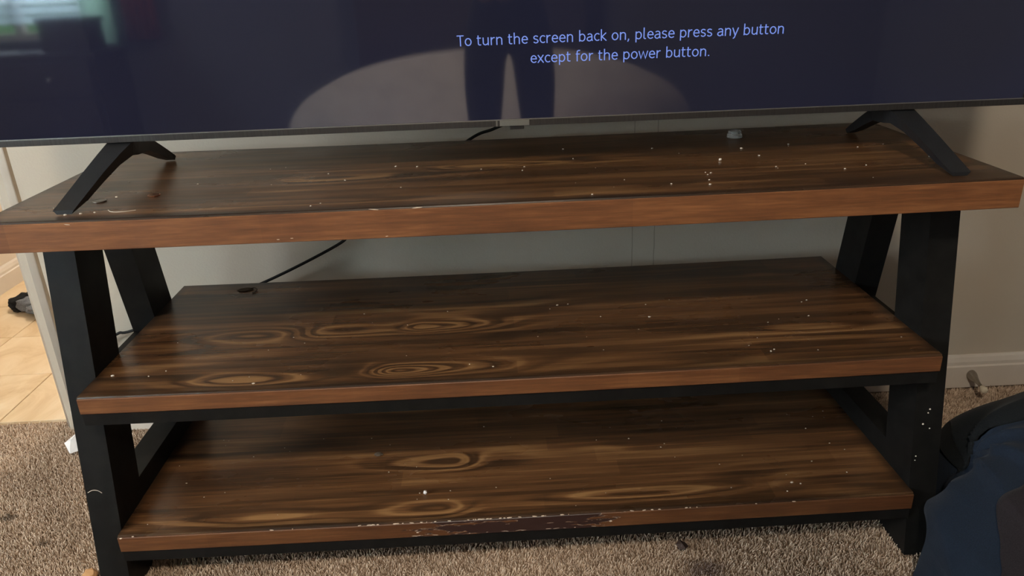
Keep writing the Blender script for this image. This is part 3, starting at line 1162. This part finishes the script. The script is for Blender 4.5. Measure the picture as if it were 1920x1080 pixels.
# ------------------------------------------------------------------ power cord behind the stand
P = smooth_path([(0.06, 0.26, 0.86), (0.07, 0.42, 0.81), (0.04, 0.54, 0.762), (-0.014, 0.56, H + 0.006), (-0.068, 0.56, H - 0.015), (-0.20, 0.570, 0.62), (-0.345, 0.565, H - 0.213),
                 (-0.392, 0.56, H - 0.249), (-0.565, 0.56, H - 0.329), (-0.72, 0.565, H - 0.385), (-0.912, 0.575, H - 0.447),
                 (-0.951, 0.577, H - 0.455), (-1.01, 0.575, H - 0.50), (-1.03, 0.565, H - 0.62), (-1.02, 0.55, 0.005)], 8)
bm = bmesh.new()
tube(bm, P, 0.0034, 10)
tag(bm_obj('power_cord', bm, 'cable', smooth=True), 'black power cord sloping down the wall behind the television stand', 'cord')

# ------------------------------------------------------------------ door stop on the baseboard
ds = empty('door_stop', (1.214, 0.580, 0.039), 'small nickel door stop with an ivory rubber tip on the baseboard', 'door stop')
dirv = Vector((-0.022, -0.088, 0.004))
bm = bmesh.new()
L = dirv.length
lathe(bm, [(0.0, 0.0125), (0.006, 0.0125), (0.012, 0.0118), (0.032, 0.0075), (0.055, 0.0046), (L - 0.008, 0.0040)], (1.214, 0.580, 0.039), dirv, 20)
bm_obj('shaft', bm, 'chrome', ds, True)
bm = bmesh.new()
lathe(bm, [(L - 0.016, 0.0046), (L - 0.013, 0.0072), (L - 0.002, 0.0088), (L + 0.004, 0.0080), (L + 0.006, 0.005)], (1.214, 0.580, 0.039), dirv, 20)
bm_obj('rubber_tip', bm, 'rubber', ds, True)


# ------------------------------------------------------------------ the bag in the right corner
def bag():
    root = empty('bag', (1.17, -0.06, 0), 'slumped navy fabric bag with black top panel on the carpet beside the right leg', 'bag')
    cx, cy, a, b, hh = 1.19, -0.07, 0.375, 0.30, 0.255
    nu, nv = 380, 150
    def surf(i, j, puff=0.0):
        th = 2 * math.pi * i / nu
        v = j / nv
        # superelliptic plan, rounded boxy profile
        c, s = math.cos(th), math.sin(th)
        e = 2 / 4.6
        px = math.copysign(abs(c) ** e, c)
        py = math.copysign(abs(s) ** e, s)
        ph = v * math.pi / 2
        r = max(0.0, math.cos(ph)) ** 0.26 if v < 1 else 0.0
        z = math.sin(ph) ** 0.85
        # slump: foot flares outwards
        r *= 1.0 - 0.05 * (1 - v) ** 3
        p = Vector((cx + a * px * r, cy + b * py * r, hh * z))
        # lean the front side back, so the front slopes up to the top
        p.y += 0.10 * max(0.0, z) * max(0.0, -py) * r
        p.z -= 0.05 * max(0, -py * r) * z
        # the near left corner bulges round the front of the stand's leg
        t_ = min(1.0, max(0.0, (leg_y(p.z)[0] - 0.008 - p.y) / 0.032))
        amp = float(np.interp(p.z, (0, 0.05, 0.09, 0.14, 0.19, 0.26), (0.128, 0.128, 0.124, 0.106, 0.048, 0.020)))
        p.x -= amp * t_ * t_ * (3 - 2 * t_) * max(0.0, -px) * r
        base = p.copy()
        # folds
        d = (p - Vector((cx, cy, hh * 0.3))).normalized()
        n1 = mnoise.noise(Vector((p.x * 6, p.y * 6, p.z * 6)))
        f = 0.018 * n1
        # vertical drape folds on the left side, gathered at the upper left corner
        g = Vector((0.838, 0.048, 0.160))
        q = p - g
        ang = math.atan2(q.y, q.x) + 0.5 * q.z / 0.2
        dist = q.length
        f += 0.010 * (1 - 2 * abs(math.sin(ang * 4.5 + 0.6))) * math.exp(-(dist / 0.30) ** 2) * min(1, dist / 0.06)
        f += 0.006 * math.sin(p.x * 55 + 8 * p.y + 5 * n1) * max(0, 1 - z) * (0.4 + 0.6 * (q.x < 0.2))
        f -= 0.020 * math.exp(-(dist / 0.035) ** 2)
        p += d * (f + puff)
        p.z = max(p.z, 0.001)
        return p, base
    verts, bases = [], []
    for j in range(nv + 1):
        for i in range(nu):
            p_, b_ = surf(i, j)
            verts.append(p_)
            bases.append(b_)
    def region(p):
        # black panel: the back and the top behind a ragged seam
        if p.z > 0.142 and p.y > 0.056 + 0.012 * mnoise.noise(Vector((p.x * 16, 1.5, p.z * 16))):
            return 1
        # charcoal pocket on the front, with a rounded outline
        if 0.03 < p.z < 0.268 and p.y < float(np.interp(p.z, (0.03, 0.10, 0.145, 0.17, 0.188, 0.218, 0.240, 0.268), (-0.27, -0.25, -0.212, -0.162, -0.108, -0.088, -0.080, -0.076))):
            return 2
        return 0
    faces = [[], [], []]
    for j in range(nv):
        for i in range(nu):
            q = (j * nu + i, j * nu + (i + 1) % nu, (j + 1) * nu + (i + 1) % nu, (j + 1) * nu + i)
            c = sum((bases[k] for k in q), Vector()) / 4
            faces[region(c)].append(q)
    names = (('body', 'navy', None, 0.0), ('top_panel', 'black_fabric', 'black top panel', 0.004), ('front_pocket', 'maroon', 'dark charcoal front pocket', 0.007))
    for fs, (nm, mt, lb, puff) in zip(faces, names):
        used = sorted({k for q in fs for k in q})
        ix = {k: n for n, k in enumerate(used)}
        me = bpy.data.meshes.new(nm)
        ctr = Vector((cx, cy, hh * 0.3))
        # even out the stepped border of the panel
        cnt = {}
        for q in fs:
            for u_, v_ in zip(q, q[1:] + q[:1]):
                e_ = (min(u_, v_), max(u_, v_))
                cnt[e_] = cnt.get(e_, 0) + 1
        nb = {}
        for (u_, v_), n_ in cnt.items():
            if n_ == 1 and min(verts[u_].z, verts[v_].z) > 0.01:
                nb.setdefault(u_, []).append(v_)
                nb.setdefault(v_, []).append(u_)
        sm = {k: verts[k].copy() for k in used}
        for _ in range(14):
            sm.update({k: sm[k] * 0.4 + (sm[l[0]] + sm[l[1]]) * 0.3 for k, l in nb.items() if len(l) == 2})
        pos = [sm[k] + (sm[k] - ctr).normalized() * puff for k in used]
        me.from_pydata([tuple(p) for p in pos], [], [tuple(ix[k] for k in q) for q in fs])
        o = link(nm, me, mt, root, True)
        if puff:
            md = o.modifiers.new('thick', 'SOLIDIFY')
            md.thickness = puff + 0.004
            md.offset = -1
        if lb:
            o['label'] = lb
    return root


bag()

# ------------------------------------------------------------------ things lying on the stand and the floor
def disc(name, x, y, z0, r, h, mat, tilt, label, cat):
    bm = bmesh.new()
    lathe(bm, [(0, r * 0.94), (h * 0.2, r), (h * 0.8, r), (h, r * 0.94), (h * 0.85, r * 0.86), (h * 0.85, 0.0001)], (0, 0, 0), (0, 0, 1), 28)
    o = bm_obj(name, bm, mat)
    o.location = (x, y, z0)
    o.rotation_euler = tilt
    return tag(o, label, cat)


def ztop(x):
    return Z0 + sag_of(x, W, SG)


disc('coin', -0.664, 0.103, ztop(-0.664) + 0.0002, 0.0105, 0.0020, 'coin', (0, 0, 0), 'dull grey coin lying beside the left television foot', 'coin')
disc('coin', -0.586, 0.127, ztop(-0.586) + 0.0003, 0.0100, 0.0018, 'copper', (0, 0, 0.4), 'shiny copper coin lying on the top board right of the grey coin', 'coin')

# clear plastic cap
bm = bmesh.new()
lathe(bm, [(0, 0.0130), (0.001, 0.0150), (0.005, 0.0150), (0.0065, 0.0138), (0.0125, 0.0132), (0.014, 0.0115), (0.0125, 0.0098), (0.0085, 0.0085), (0.0085, 0.0002)],
      (0.473, 0.398, ztop(0.473) + 0.0003), (0, 0, 1), 28)
tag(bm_obj('bottle_cap', bm, 'clear', smooth=False), 'small clear plastic cap near the back of the top board', 'cap')

# piece of folded white paper on the carpet by the left legs
bm = bmesh.new()
px, py = -1.083, 0.500
pts = [(-0.021, 0.000, 0.022), (0.000, 0.022, 0.034), (0.026, 0.004, 0.024), (0.024, -0.012, 0.012), (0.004, -0.021, 0.011), (-0.004, -0.001, 0.030)]
vs = [bm.verts.new((px + a * 1.05, py + b * 1.5, c)) for a, b, c in pts]
for f in ((0, 5, 1), (5, 2, 1), (0, 4, 5), (5, 4, 3), (5, 3, 2)):
    bm.faces.new([vs[k] for k in f])
o = bm_obj('paper_scrap', bm, 'paper')
md = o.modifiers.new('thick', 'SOLIDIFY')
md.thickness = 0.002
tag(o, 'crumpled scrap of white paper on the carpet left of the stand', 'paper')

# white crumb standing out on the bottom shelf, and a tan crumb by the front left leg
def lump(name, loc, s, mat, label, cat, sub=2):
    bm = bmesh.new()
    r = bmesh.ops.create_icosphere(bm, subdivisions=sub, radius=1.0)
    for v in bm.verts:
        k = 1 + 0.35 * mnoise.noise(v.co * 1.7 + Vector(loc) * 9)
        v.co = Vector((v.co.x * s[0] * k, v.co.y * s[1] * k, max(v.co.z, -0.8) * s[2] * k))
    zmin = min(v.co.z for v in bm.verts)
    bmesh.ops.translate(bm, verts=bm.verts[:], vec=(0, 0, -zmin))
    o = bm_obj(name, bm, mat)
    o.location = loc
    return tag(o, label, cat)


zb = Z2 + sag_of(-0.179, WS, SG)
lump('crumb', (-0.179, 0.077, zb), (0.0038, 0.0038, 0.0042), 'paper', 'white crumb standing out on the front half of the bottom shelf', 'crumb')
lump('crumb', (-0.832, 0.052, 0.0), (0.014, 0.012, 0.010), 'tan_crumb', 'tan crumb on the carpet against the front left leg', 'crumb')
lump('crumb', (0.386, 0.205, ztop(0.386)), (0.0029, 0.0026, 0.0024), 'crumb', 'pale crumb on the top board in front of the clear plastic cap', 'crumb')
lump('lint_clump', (-0.579, 0.449, Z1 + sag_of(-0.579, WS, SG)), (0.017, 0.010, 0.0018), 'lint', 'dark clump of lint at the back left of the middle shelf', 'lint', 3)
lump('lint_clump', (-0.285, 0.213, Z2 + sag_of(-0.285, WS, SG)), (0.009, 0.006, 0.003), 'lint', 'small dark lint clump near the middle of the bottom shelf', 'lint', 3)
bm = bmesh.new()
tube(bm, smooth_path([(0.0, 0, 0.002), (0.012, 0.004, 0.003), (0.020, -0.004, 0.002), (0.019, -0.016, 0.001), (0.014, -0.022, 0.001)], 5), 0.0011, 6)
o = bm_obj('thread', bm, 'lint')
o.location = (-0.572, 0.449, Z1 + sag_of(-0.56, WS, SG) + 0.0006)
tag(o, 'dark curled thread trailing from the lint on the middle shelf', 'thread')

# dry brown scrap on the carpet
bm = bmesh.new()
rim = [(-0.011, 0.004), (-0.003, 0.013), (0.010, 0.011), (0.012, -0.002), (0.004, -0.013), (-0.006, -0.007)]
vs = [bm.verts.new((x, y, 0.010 + 0.004 * math.sin(k * 2.1))) for k, (x, y) in enumerate(rim)]
c0 = bm.verts.new((0, 0, 0.015))
for k in range(6):
    bm.faces.new((vs[k], vs[(k + 1) % 6], c0))
o = bm_obj('dry_leaf', bm, 'leaf')
o.location = (0.313, 0.039, 0)
md = o.modifiers.new('thick', 'SOLIDIFY')
md.thickness = 0.0012
tag(o, 'dark brown dry scrap of leaf on the carpet in front of the stand', 'leaf')

# fine threads
for nm, pts, lab in (
        ('thread', [(-0.625, 0.047, ztop(-0.62) + 0.0006), (-0.615, 0.036, ztop(-0.62) + 0.0006), (-0.598, 0.034, ztop(-0.6) + 0.0006), (-0.580, 0.041, ztop(-0.58) + 0.0006)],
         'pale curved thread on the top board beside the left television foot'),
        ('thread', [(-0.775, None, 0.215), (-0.766, None, 0.219), (-0.757, None, 0.218), (-0.750, None, 0.213)],
         'pale thread stuck to the front left leg below the middle shelf')):
    P = [Vector((a, b if b is not None else leg_y(c)[0] - 0.0008, c)) for a, b, c in pts]
    bm = bmesh.new()
    tube(bm, smooth_path(P, 6), 0.0006, 6)
    tag(bm_obj(nm, bm, 'hair'), lab, 'thread')

# crumbs nobody could count, one sprinkling for each board
def crumbs(zs, w_, n, hot, label, seed):
    r = random.Random(seed)
    bm = bmesh.new()
    P = list(hot)
    for k in range(n):
        P.append((r.uniform(-w_ / 2 + 0.03, w_ / 2 - 0.03), r.uniform(0.015, 0.30), r.uniform(0.0006, 0.0014)))
    for x, y, s in P:
        q = bmesh.ops.create_icosphere(bm, subdivisions=1, radius=s)
        for v in q['verts']:
            v.co.x *= r.uniform(0.8, 1.9)
            v.co.z *= 0.7
        bmesh.ops.translate(bm, verts=q['verts'], vec=(x, y, zs + sag_of(x, w_, SG) + s * 0.55))
    o = bm_obj('crumbs', bm, 'crumb')
    return tag(o, label, 'crumbs', kind='stuff')


crumbs(Z0, W, 34, [(0.465, 0.229, 0.0015), (0.453, 0.293, 0.0020), (0.345, 0.12, 0.0014), (0.337, 0.125, 0.0011), (0.322, 0.046, 0.0019), (-0.681, 0.026, 0.0022),
                   (-0.64, 0.035, 0.0018), (-0.66, 0.032, 0.0018), (0.55, 0.31, 0.0014), (0.12, 0.36, 0.0015), (0.29, 0.33, 0.0016), (-0.279, 0.18, 0.0016),
                   (-0.20, 0.27, 0.0018), (-0.16, 0.262, 0.0016), (0.13, 0.02, 0.0014), (-0.646, 0.125, 0.002)],
       'pale crumbs scattered over the top board', 3)
crumbs(Z1, WS, 34, [(0.449, 0.044, 0.0018), (0.457, 0.05, 0.0016), (-0.443, 0.02, 0.002), (0.098, 0.289, 0.0018), (0.12, 0.292, 0.0012), (-0.70, 0.07, 0.0024), (0.27, 0.21, 0.002)],
       'pale crumbs scattered over the middle shelf', 4)
crumbs(Z2, WS, 46, [(-0.19, 0.08, 0.001), (0.30, 0.188, 0.0014), (0.31, 0.2, 0.001), (0.52, 0.05, 0.002), (0.535, 0.045, 0.0016), (0.24, 0.225, 0.0016)],
       'pale crumbs scattered over the bottom shelf', 5)
# specks on the right front leg
bm = bmesh.new()
for x, z, s in ((0.755, 0.290, 0.0018), (0.752, 0.283, 0.0014), (0.744, 0.262, 0.0020), (0.757, 0.253, 0.0014), (0.7355, 0.20, 0.0015), (0.7345, 0.192, 0.0012)):
    q = bmesh.ops.create_icosphere(bm, subdivisions=1, radius=s)
    bmesh.ops.translate(bm, verts=q['verts'], vec=(x, leg_y(z)[0] - 0.0002, z))
tag(bm_obj('paint_specks', bm, 'crumb'), 'pale paint specks stuck to the front right leg', 'specks', kind='stuff')

# ------------------------------------------------------------------ black knit thing on the kitchen tiles
def glove():
    root = empty('glove', (-1.70, 1.46, 0), 'black crumpled knit glove with a grey palm on the beige kitchen tiles', 'glove')
    def blob(name, c, s, mat, rot=0.0, seed=0.0):
        bm = bmesh.new()
        bmesh.ops.create_icosphere(bm, subdivisions=4, radius=1.0)
        for v in bm.verts:
            k = 1 + 0.30 * mnoise.noise(v.co * 1.8 + Vector((seed, 0, 0))) + 0.10 * mnoise.noise(v.co * 5 + Vector((seed, 3, 0)))
            v.co = Vector((v.co.x * s[0] * k, v.co.y * s[1] * k, v.co.z * s[2] * k))
        bmesh.ops.rotate(bm, verts=bm.verts[:], cent=(0, 0, 0), matrix=Matrix.Rotation(rot, 3, 'Z'))
        bmesh.ops.translate(bm, verts=bm.verts[:], vec=c)
        for v in bm.verts:
            v.co.z = max(v.co.z, 0.0005)
        return bm_obj(name, bm, mat, root, True)
    blob('cuff', (-1.722, 1.440, 0.024), (0.050, 0.042, 0.030), 'sock_black', 0.3, 1.0)
    blob('back', (-1.655, 1.470, 0.045), (0.060, 0.055, 0.050), 'sock_black', 0.5, 2.2)
    p = blob('palm', (-1.668, 1.395, 0.034), (0.055, 0.030, 0.026), 'sock_grey', -0.2, 3.7)
    p['label'] = 'grey knit palm'
    blob('finger', (-1.590, 1.345, 0.018), (0.055, 0.032, 0.020), 'sock_black', -0.5, 5.1)
    q = blob('finger', (-1.635, 1.352, 0.030), (0.036, 0.022, 0.016), 'sock_grey', -0.5, 6.3)
    bm = bmesh.new()
    tube(bm, [(-1.648, 1.50, 0.07), (-1.645, 1.515, 0.095), (-1.650, 1.525, 0.118)], [0.014, 0.010, 0.004], 8)
    bm_obj('finger', bm, 'sock_black', root, True)


glove()

# ------------------------------------------------------------------ lamps
lamp = empty('ceiling_lamp', (-0.15, -2.0, ZC), 'round ceiling lamp with a glowing white dome in the middle of the room', 'lamp')
bm = bmesh.new()
lathe(bm, [(0, 0.17), (0.02, 0.17), (0.03, 0.165), (0.03, 0.05)], (-0.15, -2.0, ZC), (0, 0, -1), 36)
bm_obj('base', bm, 'chrome', lamp, True)
bm = bmesh.new()
lathe(bm, [(0.025, 0.155)] + [(0.03 + 0.075 * math.sin(t), 0.155 * math.cos(t)) for t in [k * math.pi / 2 / 8 for k in range(9)]],
      (-0.15, -2.0, ZC), (0, 0, -1), 36)
bm_obj('dome', bm, 'lamp', lamp, True)
kl = empty('ceiling_lamp', (-1.1, 1.9, ZC), 'flat kitchen ceiling lamp beyond the wall end', 'lamp')
bm = bmesh.new()
add_box(bm, -1.3, -0.9, 1.7, 2.1, ZC - 0.05, ZC - 0.01)
bm_obj('diffuser', bm, 'kitchen_lamp', kl, bevel=0.01)
bm = bmesh.new()
add_box(bm, -1.33, -0.87, 1.67, 2.13, ZC - 0.02, ZC)
bm_obj('base', bm, 'trim', kl)

# ------------------------------------------------------------------ the room behind the camera, seen mirrored in the screen
blind = empty('window_blind', (-2.85, YB + 0.03, WZ1), 'white slatted blind half lowered in the window behind the camera', 'blind')
box('head_rail', WX0 + 0.01, -2.40, YB - 0.02, YB + 0.03, WZ1 - 0.045, WZ1 - 0.005, 'blind', blind)
bmz = None
k = 0
z = WZ1 - 0.06
while z > 0.91:
    bm = bmesh.new()
    zc_ = 0
    sec = [(-0.017, -0.021), (0.0005, 0.0005), (0.017, 0.021), (0.0155, 0.0222), (-0.0015, 0.0020), (-0.0185, -0.0198)]
    prism(bm, [(WX0 + 0.012, y, q) for y, q in sec], [(-2.405, y, q) for y, q in sec])
    if bmz is None:
        o = bm_obj('slat', bm, 'blind')
        bmz = o.data
    else:
        bm.free()
        o = bpy.data.objects.new('slat', bmz)
        C.objects.link(o)
    o.parent = blind
    o.matrix_parent_inverse = Matrix.Translation(-blind.location)
    o.location = (0, YB + 0.003, z)
    z -= 0.053
# curtain with folds
bm = bmesh.new()
rows = []
for i in range(40):
    x = -2.395 + 0.17 * i / 39
    y = YB + 0.075 + 0.022 * math.sin(i * 0.9)
    rows.append([bm.verts.new((x, y, zz)) for zz in (0.765, 1.2, 1.7, 2.12)])
for a, b in zip(rows, rows[1:]):
    for k in range(3):
        bm.faces.new((a[k], b[k], b[k + 1], a[k + 1]))
o = bm_obj('curtain', bm, 'curtain', smooth=True)
tag(o, 'pale green curtain hanging at the side of the window behind the camera', 'curtain')
# red cloth hung beside the curtain
bm = bmesh.new()
rows = []
for i in range(24):
    x = -2.16 + 0.20 * i / 23
    y = YB + 0.05 + 0.014 * math.sin(i * 1.1)
    rows.append([bm.verts.new((x, y, zz)) for zz in (0.78, 1.1, 1.5, 1.9)])
for a, b in zip(rows, rows[1:]):
    for k in range(3):
        bm.faces.new((a[k], b[k], b[k + 1], a[k + 1]))
o = bm_obj('wall_hanging', bm, 'red_fabric', smooth=True)
o.modifiers.new('thick', 'SOLIDIFY').thickness = 0.004
tag(o, 'brick red cloth hanging on the wall beside the green curtain', 'cloth')
# dark chest under the window
ch = empty('chest_of_drawers', (-2.75, -3.15, 0), 'dark wooden chest of drawers below the window behind the camera', 'chest')
box('body', -3.10, -2.20, -3.36, -2.95, 0.06, 0.72, 'dark_wood', ch, 0.004)
box('top', -3.12, -2.18, -3.37, -2.93, 0.72, 0.745, 'dark_wood', ch, 0.004)
for k in range(3):
    d_ = box('drawer', -3.07, -2.23, -2.95, -2.93, 0.09 + k * 0.21, 0.28 + k * 0.21, 'dark_wood', ch, 0.003)
    for hx in (-2.85, -2.45):
        bm = bmesh.new()
        lathe(bm, [(0, 0.006), (0.012, 0.006), (0.016, 0.014), (0.024, 0.012), (0.026, 0.004)], (hx, -2.93, 0.185 + k * 0.21), (0, 1, 0), 12)
        kn = bm_obj('knob', bm, 'chrome')
        kn.parent = d_
for sx in (-3.07, -2.27):
    for sy in (-3.33, -3.0):
        box('leg', sx, sx + 0.04, sy, sy + 0.04, 0, 0.06, 'dark_wood', ch)


bx_ = empty('storage_box', (-2.39, -3.16, 0.745), 'dark storage box standing on the chest of drawers', 'box')
box('body', -2.52, -2.26, -3.27, -3.05, 0.7455, 0.90, 'dark_wood', bx_, 0.004)
box('lid', -2.53, -2.25, -3.28, -3.04, 0.90, 0.925, 'dark_wood', bx_, 0.004)


# pale sofa with a rounded back
def sofa():
    root = empty('sofa', (0.0, -2.75, 0), 'pale beige rounded sofa facing the television', 'sofa')
    def cushion(name, x0, x1, y0, y1, z0, z1, r):
        bm = bmesh.new()
        add_box(bm, x0, x1, y0, y1, z0, z1)
        bmesh.ops.bevel(bm, geom=bm.edges[:], offset=r, segments=5, profile=0.6, affect='EDGES', clamp_overlap=True)
        return bm_obj(name, bm, 'sofa', root, True)
    bm = bmesh.new()
    n = 40
    A, B = [], []
    for k in range(n + 1):
        t = math.pi * k / n
        x = -1.16 * math.cos(t)
        z = 0.10 + 0.575 * math.sin(t) ** 0.62
        A.append((x, -2.80, z))
        B.append((x * 0.97, -3.06, z + 0.01))
    prism(bm, A, B)
    bm_obj('back', bm, 'sofa', root, True, bevel=0.035, seg=3)
    cushion('seat', -0.98, 0.98, -2.82, -2.35, 0.10, 0.30, 0.07)
    for sx in (-0.95, 0.9):
        for sy in (-2.40, -3.05):
            box('leg', sx, sx + 0.05, sy, sy + 0.05, 0.0, 0.11, 'dark_wood', root)


sofa()

# dark wardrobe against the wall behind the sofa
wr = empty('wardrobe', (-0.085, -3.26, 0), 'tall dark wooden wardrobe with two doors behind the sofa', 'wardrobe')
box('body', -0.76, 0.59, -3.39, -3.15, 0.05, 1.95, 'dark_wood', wr, 0.004)
box('plinth', -0.74, 0.57, -3.38, -3.17, 0.0, 0.05, 'dark_wood', wr)
for a_, b_, kx in ((-0.755, -0.088, -0.13), (-0.082, 0.585, -0.04)):
    d_ = box('door', a_, b_, -3.15, -3.13, 0.07, 1.93, 'dark_wood', wr, 0.003)
    bm = bmesh.new()
    lathe(bm, [(0, 0.006), (0.012, 0.006), (0.016, 0.014), (0.024, 0.012), (0.026, 0.004)], (kx, -3.13, 1.0), (0, 1, 0), 12)
    kn = bm_obj('knob', bm, 'chrome')
    kn.parent = d_

# lawn outside the window
bm = bmesh.new()
add_box(bm, -60, 40, -160, YB - 0.14, 0.30, 0.34)
struct('ground', bm, 'lawn', label='green lawn outside the window')


# ------------------------------------------------------------------ the person taking the photograph
def person():
    root = empty('person', (0.05, -1.47, 0), 'person standing behind the camera in dark clothes holding a phone, mirrored in the screen', 'person')
    V, E, Rr = [], [], []
    def v(p, r):
        V.append(p)
        Rr.append(r)
        return len(V) - 1
    def chain(start, pts):
        last = start
        ids = []
        for p, r in pts:
            k = v(p, r)
            E.append((last, k))
            last = k
            ids.append(k)
        return ids
    px, py = 0.07, -1.50
    pel = v((px, py, 0.90), 0.145)
    sp = chain(pel, [((px, py + 0.01, 1.02), 0.135), ((px, py + 0.03, 1.16), 0.145), ((px, py + 0.06, 1.30), 0.15), ((px, py + 0.08, 1.40), 0.085),
                     ((px, py + 0.11, 1.47), 0.052)])
    for s in (-1, 1):
        chain(pel, [((px + s * 0.095, py, 0.83), 0.100), ((px + s * 0.105, py + 0.02, 0.47), 0.066), ((px + s * 0.110, py, 0.27), 0.056), ((px + s * 0.112, py - 0.03, 0.09), 0.040),
                    ((px + s * 0.115, py + 0.04, 0.045), 0.042), ((px + s * 0.125, py + 0.15, 0.032), 0.032)])
        sh_ = chain(sp[2], [((px + s * 0.17, py + 0.05, 1.345), 0.068), ((px + s * 0.255, py + 0.08, 1.12), 0.048), ((px + s * 0.20, py + 0.20, 1.02), 0.040),
                            ((px + s * 0.055 - 0.03, py + 0.345, 1.015), 0.028), ((px + s * 0.055 - 0.05, py + 0.372, 1.02), 0.027)])
        hx = px + s * 0.055 - 0.05
        for f in range(4):
            chain(sh_[-1], [((hx - s * 0.012, py + 0.376, 1.035 - 0.018 * f), 0.0095), ((hx - s * 0.034, py + 0.388, 1.037 - 0.018 * f), 0.0085), ((hx - s * 0.050, py + 0.380, 1.037 - 0.018 * f), 0.0075)])
        chain(sh_[-1], [((hx + s * 0.012, py + 0.365, 1.045), 0.010), ((hx + s * 0.000, py + 0.36, 1.068), 0.0085)])
    me = bpy.data.meshes.new('body')
    me.from_pydata(V, E, [])
    o = bpy.data.objects.new('body', me)
    C.objects.link(o)
    md = o.modifiers.new('skin', 'SKIN')
    md.branch_smoothing = 0.4
    for k, r in enumerate(Rr):
        me.skin_vertices[0].data[k].radius = (r, r)
    me.skin_vertices[0].data[0].use_root = True
    o.modifiers.new('sub', 'SUBSURF').levels = 2
    o.modifiers['sub'].render_levels = 2
    dg = bpy.context.evaluated_depsgraph_get()
    m2 = bpy.data.meshes.new_from_object(o.evaluated_get(dg))
    bpy.data.objects.remove(o)
    for nm in ('trousers', 'shirt', 'skin'):
        m2.materials.append(M[nm])
    for p in m2.polygons:
        c = p.center
        p.use_smooth = True
        if c.z < 0.95 and c.y < py + 0.25:
            p.material_index = 0
        elif c.z < 1.43 and c.y < py + 0.30:
            p.material_index = 1
        else:
            p.material_index = 2
    b = bpy.data.objects.new('body', m2)
    C.objects.link(b)
    b.parent = root
    b.matrix_parent_inverse = Matrix.Translation(-root.location)
    # head with face
    hc = Vector((px, py + 0.15, 1.575))
    bm = bmesh.new()
    bmesh.ops.create_uvsphere(bm, u_segments=28, v_segments=20, radius=1.0)
    for q in bm.verts:
        x, y, z = q.co
        k = 1 - 0.25 * max(0, -z) ** 1.5
        q.co = Vector((x * 0.076 * k, y * 0.096 * (1 - 0.12 * max(0, -z)), z * 0.118))
        if y > 0.7 and abs(x) < 0.25 and -0.35 < z < 0.15:
            q.co.y += 0.020 * (1 - abs(x) / 0.25) * (1 - abs(z + 0.15) / 0.3 if abs(z + 0.15) < 0.3 else 0)
    bmesh.ops.rotate(bm, verts=bm.verts[:], cent=(0, 0, 0), matrix=Matrix.Rotation(-0.55, 3, 'X'))
    bmesh.ops.translate(bm, verts=bm.verts[:], vec=hc)
    bm_obj('head', bm, 'skin', root, True)
    bm = bmesh.new()
    bmesh.ops.create_uvsphere(bm, u_segments=28, v_segments=20, radius=1.0)
    for f in [f for f in bm.faces if f.calc_center_median().y > 0.35 and f.calc_center_median().z < 0.55]:
        bm.faces.remove(f)
    for q in bm.verts:
        q.co = Vector((q.co.x * 0.084, q.co.y * 0.104, q.co.z * 0.124 - 0.002))
    bmesh.ops.rotate(bm, verts=bm.verts[:], cent=(0, 0, 0), matrix=Matrix.Rotation(-0.55, 3, 'X'))
    bmesh.ops.translate(bm, verts=bm.verts[:], vec=hc + Vector((0, -0.006, 0.008)))
    bm_obj('hair', bm, 'hair_dark', root, True)


person()
ph = empty('phone', (-0.03, -1.122, 1.04), 'black phone held up by the person behind the camera', 'phone')
bm = bmesh.new()
add_box(bm, -0.110, 0.050, -0.005, 0.003, -0.037, 0.037)
o = bm_obj('phone_body', bm, 'dark_plastic', bevel=0.003)
o.parent = ph
o.rotation_euler = (-0.39, -0.035, 0)
o.location = (0, -0.012, 0)
